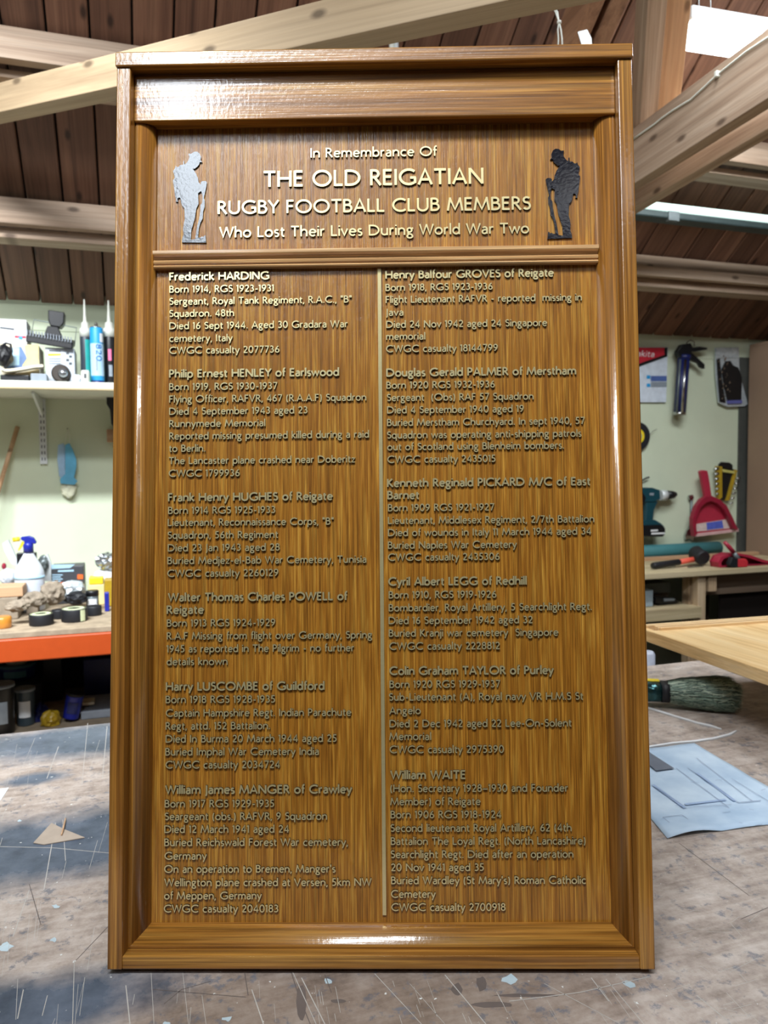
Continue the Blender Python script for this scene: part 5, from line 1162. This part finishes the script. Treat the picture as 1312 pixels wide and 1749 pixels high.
wpoly('trigger', [(1178, 598), (1184, 604), (1204, 622), (1204, 630), (1198, 627), (1194, 620), (1180, 614)], .055, .035, M['black'], g)
wpoly('handle', [(1180, 594), (1195, 592), (1209, 594), (1208, 597), (1190, 600), (1182, 600)], .055, .035, M['black'], g)
wtube('plunger_hook', [(1173, 612), (1172, 590), (1174, 584), (1180, 581), (1186, 584), (1186, 591)], .05, .003, M['steel'], g, 8)
# hanging display card
s_ = wobj('product_card', 'red black and white tool accessory card hanging at the right edge of the board', 'product card', 1110, 590)
wpoly('card', [(1060, 593), (1141, 593), (1138, 687), (1060, 687)], .012, .004, plain('white_card', srgb(206, 216, 228), .5), s_, 0)
wpoly('red_field', [(1060, 593.5), (1135, 593.5), (1135, 606), (1060, 632)], .0132, .012, plain('card_red', srgb(190, 34, 52), .5), s_, 0)
wpoly('black_field', [(1135, 593.5), (1140.5, 593.5), (1140, 609), (1060, 638), (1060, 632), (1135, 606)], .0132, .012, M['black'], s_, 0)
a, b_ = onY(1074, 608, YW - .0132), onY(1117, 608, YW - .0132); cap = onY(1074, 598, YW - .0132).z - a.z
inv(text_mb('makita', a.x, b_.x, a.z, cap, .15, YW - .0145, 0, M_=lambda x_, y_, z_: (x_ + (z_ - a.z) * .25, y_, z_)).build('lettering', plain('card_white_print', srgb(232, 222, 224), .5), s_), s_)
wpoly('blue_label', [(1112, 642), (1139, 642), (1139, 651), (1112, 651)], .0136, .012, plain('label_blue', srgb(76, 100, 160), .5), s_, 0)
wpoly('cyan_square', [(1105, 641), (1111, 641), (1111, 647), (1105, 647)], .0136, .012, M['cyan'], s_, 0); wpoly('cyan_square', [(1105, 655), (1111, 655), (1111, 661), (1105, 661)], .0136, .012, M['cyan'], s_, 0)
wpoly('grey_print', [(1112, 652), (1139, 652), (1139, 661), (1112, 661)], .0136, .012, M['greyp'], s_, 0)
# bag of black gloves
s_ = wobj('glove_packet', 'clear packet of black gloves hanging on the wall left of the tall brown board', 'packet', 1240, 600)
wpoly('clear_wrap', [(1222, 594), (1262, 593), (1264, 640), (1278, 690), (1272, 694), (1243, 695), (1228, 688), (1223, 640)], .02, .012, M['film'], s_, .001)
wpoly('black_glove', [(1233, 630), (1240, 617), (1248, 616), (1253, 624), (1262, 628), (1268, 645), (1267, 683), (1243, 684), (1237, 660)], .026, .0205, M['black'], s_, .002)
wpoly('black_glove', [(1225, 614), (1230, 612), (1234, 650), (1240, 688), (1230, 686), (1227, 650)], .026, .0205, M['black'], s_, .002)
wpoly('blue_cuff', [(1243, 684), (1268, 683), (1268, 689), (1244, 690)], .027, .0205, plain('violet_cuff', srgb(92, 96, 160), .5), s_, 0)
wpoly('header', [(1223, 594), (1261, 593), (1262, 611), (1224, 612)], .024, .0205, M['film'], s_, .0005)
hlg = MB(); Rg = random.Random(5)
for i in range(26):
    px_, py_ = 1226 + Rg.uniform(0, 16) + (i / 26) * 8, 608 + i * 3.0; p = onY(px_, py_, YW - .0275); e = Rg.uniform(.003, .007)
    hlg.add([p + Vector((-e, 0, -e)), p + Vector((e, -.001, -e * .6)), p + Vector((e * .3, -.002, e))], [(0, 1, 2)])
inv(hlg.build('film_creases', M['steel'], s_, kind='stuff'), s_)
# grinding disc
s_ = wobj('grinding_disc', 'black grinding disc with a yellow centre hanging at the right edge of the board', 'disc', 1088, 745)
P = onY(1090, 745, YW - .02); rd = abs(onY(1110, 745, YW - .02).x - P.x)
def disc(name, r0, r1, d0, d1, mt):
    mb = MB(); n = 40
    for r_, d_ in ((r0, d0), (r1, d0), (r1, d1), (r0, d1)):
        for k in range(n): t = 2 * math.pi * k / n; mb.v.append((P.x + r_ * math.cos(t), YW - d_, P.z + r_ * math.sin(t)))
    for j in range(4):
        for k in range(n): mb.f.append([j * n + k, j * n + (k + 1) % n, ((j + 1) % 4) * n + (k + 1) % n, ((j + 1) % 4) * n + k]); mb.m.append(0); mb.smooth.append(False)
    return inv(fixn(mb.build(name, mt, s_)), s_)
disc('abrasive_rim', rd * .4, rd, .022, .016, M['rubber']); disc('yellow_ring', rd * .3, rd * .52, .0225, .0221, M['yellow']); disc('label', rd * .08, rd * .4, .0224, .0162, plain('grey_label', srgb(150, 156, 140), .5))
wtube('wire_tie', [(1110, 742), (1116, 736), (1122, 733)], .02, .0012, M['rubber'], s_, 6)
# hook with a black cord behind the board edge
s_ = wobj('cable_hook', 'short black cord end on a hook above the cordless drill', 'hook', 1100, 818)
wtube('cord', [(1085, 822), (1098, 820), (1103, 817), (1109, 815)], .02, .004, M['rubber'], s_, 8)
# cordless drill
s_ = wobj('cordless_drill', 'teal and black cordless drill hanging on the wall above the right bench', 'drill', 1120, 850)
wpoly('motor_housing', [(1085, 834), (1100, 833), (1115, 833), (1127, 837), (1128, 852), (1118, 857), (1095, 857), (1085, 855)], .075, .02, M['teal'], s_, .008)
wpoly('rubber_grip', [(1085, 838), (1097, 839), (1104, 850), (1098, 868), (1085, 860)], .079, .07, M['black'], s_, .002)
wtube('collar', [(1127, 846), (1137, 846)], .045, .026, M['metal_white'], s_, 18); wtube('chuck', [(1137, 846), (1150, 845), (1155, 844)], .045, [.024, .019, .010], M['black'], s_, 16)
wpoly('pistol_grip', [(1104, 855), (1125, 856), (1118, 872), (1116, 892), (1102, 892), (1104, 872)], .07, .025, M['teal'], s_, .006)
wpoly('battery_shoe', [(1098, 889), (1120, 888), (1130, 894), (1136, 900), (1098, 901)], .085, .01, M['teal'], s_, .004)
wpoly('battery', [(1085, 898), (1130, 896), (1137, 902), (1137, 912), (1133, 917), (1085, 916)], .09, .008, M['black'], s_, .005)
for i, (x0_, x1_) in enumerate(((1112, 1124), (1113, 1136))):
    wpoly('print', [(x0_, 905 + i * 5), (x1_, 904.5 + i * 5), (x1_, 907 + i * 5), (x0_, 908 + i * 5)], .0912, .09, M['paper'], s_, 0)
wpoly('name_plate', [(1110, 842), (1117, 842), (1117, 846), (1110, 846)], .0765, .075, M['greyp'], s_, 0)
# ring spanner
s_ = wobj('spanner', 'single steel combination spanner hanging left of the red dustpan', 'spanner', 1180, 850)
wtube('shank', [(1181, 850), (1181, 880), (1180, 895), (1177, 910)], .012, [.006, .006, .006, .007], M['metal_grey'], s_, 8)
wpoly('ring_end', [(1177, 846), (1184, 845), (1186, 850), (1183, 855), (1178, 854)], .018, .006, M['steel'], s_)
wpoly('open_end', [(1178, 902), (1184, 905), (1187, 915), (1184, 924), (1178, 920), (1172, 922), (1171, 914), (1174, 906)], .02, .006, M['steel'], s_)
# spanner set in a yellow rack
s_ = wobj('spanner_rack', 'yellow and black rack of chrome spanners hanging behind the red dustpan', 'spanner set', 1240, 800)
wpoly('rack_handle', [(1229, 793), (1233, 789), (1247, 790), (1252, 794), (1252, 801), (1229, 798)], .03, .02, M['black'], s_, .002)
wpoly('rack_side', [(1226, 796), (1234, 797), (1234, 850), (1229, 853), (1227, 840)], .032, .01, M['mustard'], s_, .002)
wpoly('rack_side', [(1256, 802), (1260, 803), (1246, 855), (1241, 855)], .032, .01, M['mustard'], s_, .002)
wpoly('rack_back', [(1234, 798), (1257, 802), (1244, 853), (1234, 853)], .022, .01, M['black'], s_, .001)
wpoly('rack_crossbar', [(1234, 801), (1256, 805), (1255, 809), (1235, 806)], .034, .02, plain('pale_yellow_plastic', srgb(196, 190, 110), .5), s_, .001)
for i in range(6):
    y_ = 800 + i * 8.5
    wtube('spanner', [(1220 + i * .8, y_ + 2), (1227, y_)], .03, .0085 - i * .0006, M['steel'], s_, 8)
    wtube('spanner', [(1258 - i * 2.2, y_ + 18), (1264 - i * 2.4, y_ + 16)], .03, .006 - i * .0005, M['steel'], s_, 8)
# red dustpan on the wall
s_ = wobj('dustpan', 'red plastic dustpan hanging handle up with a blue and white sticker', 'dustpan', 1205, 800)
outer = [(1187, 917), (1184, 898), (1184, 885), (1191, 864), (1199, 853), (1207, 848), (1217, 847), (1230, 853), (1242, 864), (1252, 884), (1259, 900), (1262, 906)]
inner = [(1192, 912), (1189, 898), (1190, 886), (1197, 868), (1206, 859), (1216, 856), (1226, 860), (1237, 870), (1246, 886), (1254, 903)]
wpoly('pan_floor', outer, .048, .038, M['red'], s_, .001)
wpoly('pan_rim', outer[:-1] + [(1262, 906), (1254, 903)] + inner[::-1][1:], .078, .0485, M['redd'], s_, .003)
wpoly('handle', [(1197, 805), (1201, 803), (1209, 804), (1211, 812), (1216, 846), (1216, 850), (1206, 850), (1205, 842)], .07, .046, M['red'], s_, .004)
wpoly('sticker', [(1190, 895), (1247, 886), (1249, 902), (1190, 908)], .0495, .048, plain('dusty_sticker', srgb(206, 190, 186), .6, var=.2, scale=90), s_, 0)
wpoly('sticker_panel', [(1207, 893), (1234, 889), (1236, 902), (1208, 905)], .0505, .0495, plain('sticker_blue', srgb(80, 96, 190), .6, var=.15, scale=60), s_, 0)
wpoly('front_lip', [(1187, 912), (1262, 903), (1262, 908), (1188, 917)], .056, .048, plain('dusty_lip', srgb(206, 170, 170), .7), s_, .001)
# ------------------------------------------------------------------ right bench
RY, RZ0 = 1.95, 0.992
rb_ = empty('right_bench', (1.8, 2.2, 0), label='pale timber bench against the back wall at the right', cat='bench')
RX0 = onY(1085, 980, RY).x - .5
inv(MB().box((RX0, RY, RZ0 - .026), (3.9, YW - .01, RZ0)).build('worktop', M['ply'], rb_, bevel=.003), rb_)
inv(MB().box((onY(1203, 1010, RY + .09).x, RY + .095, RZ0 - .13), (3.9, RY + .125, RZ0 - .027)).build('apron', M['pine'], rb_), rb_)
xl = onY(1188, 1030, RY + .03).x
for px0_, px1_, y0_, y1_ in ((1198, 1211, 0.0, .04), (1182, 1197, .045, .09)):
    a, b_ = onY(px0_, 1030, RY + y0_).x, onY(px1_, 1030, RY + y0_).x
    inv(MB().box((a, RY + y0_ + .02, 0), (b_, RY + y1_ + .02, RZ0 - .028)).build('leg', M['pineZ'], rb_, bevel=.002), rb_)
a, b_ = onY(1211, 1010, RY + .02).x, onY(1224, 1010, RY + .02).x
inv(MB().box((a, RY + .02, RZ0 - .10), (b_, RY + .058, RZ0 - .028)).build('corner_block', M['pineZ'], rb_, bevel=.001), rb_)
for x in (RX0 + .08, 3.8): inv(MB().box((x - .04, RY + .02, 0), (x + .04, RY + .1, RZ0 - .028)).build('leg', M['pineZ'], rb_), rb_)
RL = 0.832
inv(MB().box((RX0, RY + .005, RL - .05), (onY(1200, 1050, RY).x - .0, YW - .02, RL)).build('lower_shelf', M['ply'], rb_, bevel=.002), rb_)
xd = onY(1238, 1040, RY + .1).x
inv(MB().box((xd, RY + .128, 0.0), (3.9, RY + .14, RZ0 - .13)).build('void_sheet', plain('void_dark_brown', srgb(26, 16, 12), .8), rb_), rb_)  # near-black sheet painting the dark void below the right bench
inv(MB().box((onY(1211, 1040, RY + .1).x, RY + .2, 0.0), (xd, RY + .22, RZ0 - .13)).build('inner_panel', plain('brown_board', srgb(70, 52, 38), .8), rb_), rb_)
# cordless grinder and tool on the lower shelf
s0 = bx('grey_tool_box', 1085, 1146, onY(1110, 1013, 2.13).z + .002, 996, 2.10, .12, M['metal_grey'], label='grey metal machine casting under the right bench beside the board edge', cat='tool')
bx('white_charger', 1085, 1116, RL + .0005, 1008, 2.03, .06, plain('pale_blue_grey_plastic', srgb(170, 190, 206), .5), label='pale blue grey charger standing on the lower shelf beside the board edge', cat='charger')
bx('tool_stand', 1085, 1142, RL + .0005, 1013, 2.13, .1, M['dust'], label='dusty block carrying the grey machine casting', cat='block')
s_ = empty('black_hand_tool', onY(1140, 1030, 2.05), label='black handled power tool lying on the lower shelf under the right bench', cat='tool')
for nm, pix in (('tool_body', [(1117, 1018), (1135, 1021), (1154, 1022), (1158, 1028), (1150, 1034), (1130, 1032), (1117, 1030)]), ('tool_foot', [(1120, 1032), (1136, 1034), (1136, 1039), (1122, 1038)])):
    Q_ = [onY(x_, y_, 2.05) for x_, y_ in pix]; inv(fixn(MB().prism([(p.x, max(p.z, RL + .001)) for p in Q_], 2.04, 2.09).build(nm, M['black'], s_, bevel=.003)), s_)
Q_ = [onY(x_, y_, 2.039) for x_, y_ in ((1134, 1022), (1152, 1022), (1152, 1026), (1134, 1027))]
inv(fixn(MB().prism([(p.x, p.z) for p in Q_], 2.036, 2.0398).build('silver_label', M['greyp'], s_)), s_)
# things on the right bench
a, b_ = onZ(1080, 944, RZ0 + .03), onY(1226, 935, 2.40)
s_ = empty('foam_roll', (b_.x - .3, 2.38, RZ0), label='long teal foam roll lying along the wall on the right bench', cat='foam roll')
inv(MB().tube([(onY(1060, 948, 2.38).x, 2.385, RZ0 + .034), (onY(1228, 940, 2.40).x, 2.405, RZ0 + .034)], .033, 18).build('roll', M['tealpad'], s_), s_)
MB().box((onY(1060, 950, 2.3).x, 2.31, RZ0 + .0005), (onY(1300, 950, 2.3).x, 2.345, RZ0 + .016)).build('wood_strip', M['pineWarm'], None, loc=(2.0, 2.33, RZ0), bevel=.001, label='thin wooden strip lying in front of the teal foam roll', cat='strip')
s_ = empty('rubber_mallet', onY(1170, 968, 2.08), label='black rubber mallet with a coral red band on its handle on the right bench', cat='mallet')
hp = lambda px, py, Y: onY(px, py, Y)
zr_ = lambda v_: Vector((v_.x, v_.y, max(v_.z, RZ0 + .012)))
inv(MB().tube([zr_(hp(1114, 966, 2.05)), zr_(hp(1118, 966, 2.05)), zr_(hp(1160, 960, 2.07))], [.012, .015, .014], 12).build('grip', M['rubber'], s_), s_)
inv(MB().tube([zr_(hp(1160, 960, 2.07)), zr_(hp(1188, 955, 2.09))], .0125, 12).build('coral_band', M['coral'], s_), s_)
h0_, h1_ = hp(1186, 943, 2.12), hp(1202, 966, 2.05); h1_.z = RZ0 + .036; 
inv(MB().tube([h0_, h0_ + (h1_ - h0_) * .12, h0_ + (h1_ - h0_) * .5, h0_ + (h1_ - h0_) * .85, h1_], [.030, .035, .031, .035, .031], 18).build('head', M['rubber'], s_), s_)
for px_, w_, lab in ((1147, 8, 'small steel bit lying in front of the mallet handle'), (1188, 16, 'small pale putty knife lying in front of the mallet head')):
    p = onZ(px_, 968, RZ0 + .004); ln = .03 * w_ / 12
    MB().box((p.x - ln, p.y - .006, RZ0 + .0005), (p.x + ln, p.y + .006, RZ0 + .008)).build('small_tool', M['steel'], None, loc=(p.x, p.y, RZ0), bevel=.002, label=lab, cat='tool')
s_ = empty('dustpan', onZ(1270, 970, RZ0), label='crimson dustpan lying on the right bench in front of the tall brown board', cat='dustpan')
pz = lambda px, py, Y: (onY(px, py, Y).x, max(onY(px, py, Y).z, RZ0 + .0006))
prf = [pz(1226, 970, 2.0), pz(1224, 960, 2.0), pz(1230, 950, 2.0), pz(1245, 945, 2.0), pz(1262, 945, 2.0), pz(1280, 948, 2.0), pz(1300, 955, 2.0), pz(1330, 966, 2.0), pz(1330, 971, 2.0)]
prf_in = [pz(1231, 968, 2.0), pz(1229, 961, 2.0), pz(1234, 954, 2.0), pz(1246, 949, 2.0), pz(1262, 949, 2.0), pz(1280, 953, 2.0), pz(1300, 960, 2.0), pz(1322, 969, 2.0)]
inv(fixn(MB().prism(prf, 2.035, 2.045).build('pan_back', M['redd'], s_, bevel=.003)), s_)
inv(fixn(MB().prism(prf[:-1] + [pz(1330, 971, 2.0)] + prf_in[::-1], 1.99, 2.034).build('pan_rim', M['red'], s_, bevel=.002)), s_)
inv(fixn(MB().box((prf[0][0], 1.985, RZ0 + .0006), (prf[-1][0], 2.034, RZ0 + .0056)).build('pan_floor', M['redd'], s_, bevel=.001)), s_)
s_ = empty('hand_brush', onZ(1265, 968, RZ0), label='red hand brush with grey neck standing in the crimson dustpan', cat='brush')
b0_, b1_, b2_ = onY(1238, 926, 1.985), onY(1254, 944, 1.98), onY(1262, 957, 1.975)
inv(MB().tube([b0_, b0_ + (b1_ - b0_) * .5, b1_], [.008, .010, .009], 12).build('handle', M['red'], s_), s_)
inv(MB().tube([b1_, b2_], [.009, .013], 12).build('neck', M['metal_grey'], s_), s_)
for nm, pix, mt_ in (('dark_bristles', [(1247, 964), (1252, 952), (1262, 954), (1262, 969), (1250, 969)], M['rubber']), ('red_bristles', [(1260, 955), (1276, 955), (1279, 961), (1277, 970), (1260, 969)], plain('bright_red_bristle', srgb(206, 44, 54), .7, bumps=.5, scale=120))):
    Q_ = [onY(x_, y_, 1.955) for x_, y_ in pix]; inv(fixn(MB().prism([(p.x, max(p.z, RZ0 + .001)) for p in Q_], 1.956, 1.982).build(nm, mt_, s_, bevel=.003)), s_)
# tall brown board / cabinet side at the far right
P0, P1 = onY(1285, 600, YW), onY(1312, 577, 2.0)
xc = onY(1275, 760, YW - .03).x
cb_ = empty('tall_cabinet', (xc + .3, 2.2, RZ0), label='tall brown hardboard cabinet side standing on the right bench at the frame edge', cat='cabinet')
inv(MB().box((xc, 1.98, RZ0 + .0006), (xc + .018, YW - .04, 2.045)).build('side_panel', M['card'], cb_, bevel=.001), cb_)
inv(MB().box((xc + .6, 1.98, RZ0 + .0006), (xc + .618, YW - .04, 2.045)).build('side_panel', M['card'], cb_, bevel=.001), cb_)
inv(MB().box((xc + .018, YW - .06, RZ0 + .0006), (xc + .6, YW - .04, 2.045)).build('back_panel', M['card'], cb_), cb_)
inv(MB().box((xc, 1.98, 2.0455), (xc + .618, YW - .04, 2.06)).build('top_panel', M['card'], cb_, bevel=.001), cb_)
inv(MB().box((xc - .03, YW - .010, RZ0 + .0006), (xc + .03, YW - .002, 2.0)).build('shade_strip', plain('shade_grey', srgb(72, 74, 70), .7), cb_, bevel=.002), cb_)  # dark strip painting the grey shadow gap beside the cabinet
# pale bottle standing behind the bench at the right of the board
p = onZ(1110, 1150, .62); 
s_ = empty('white_bottle', (onY(1107, 1130, 1.5).x, 1.5, 0.0), label='narrow pale grey cylinder standing behind the bench beside the board edge', cat='cylinder')
zt_ = onY(1110, 1112, 1.5).z
MB().lathe([(.022, .0005), (.024, .01), (.024, zt_ - .01), (.017, zt_)], (0, 0, 0), 20).build('cylinder', plain('pale_grey_plastic', srgb(178, 184, 200), .5), s_)
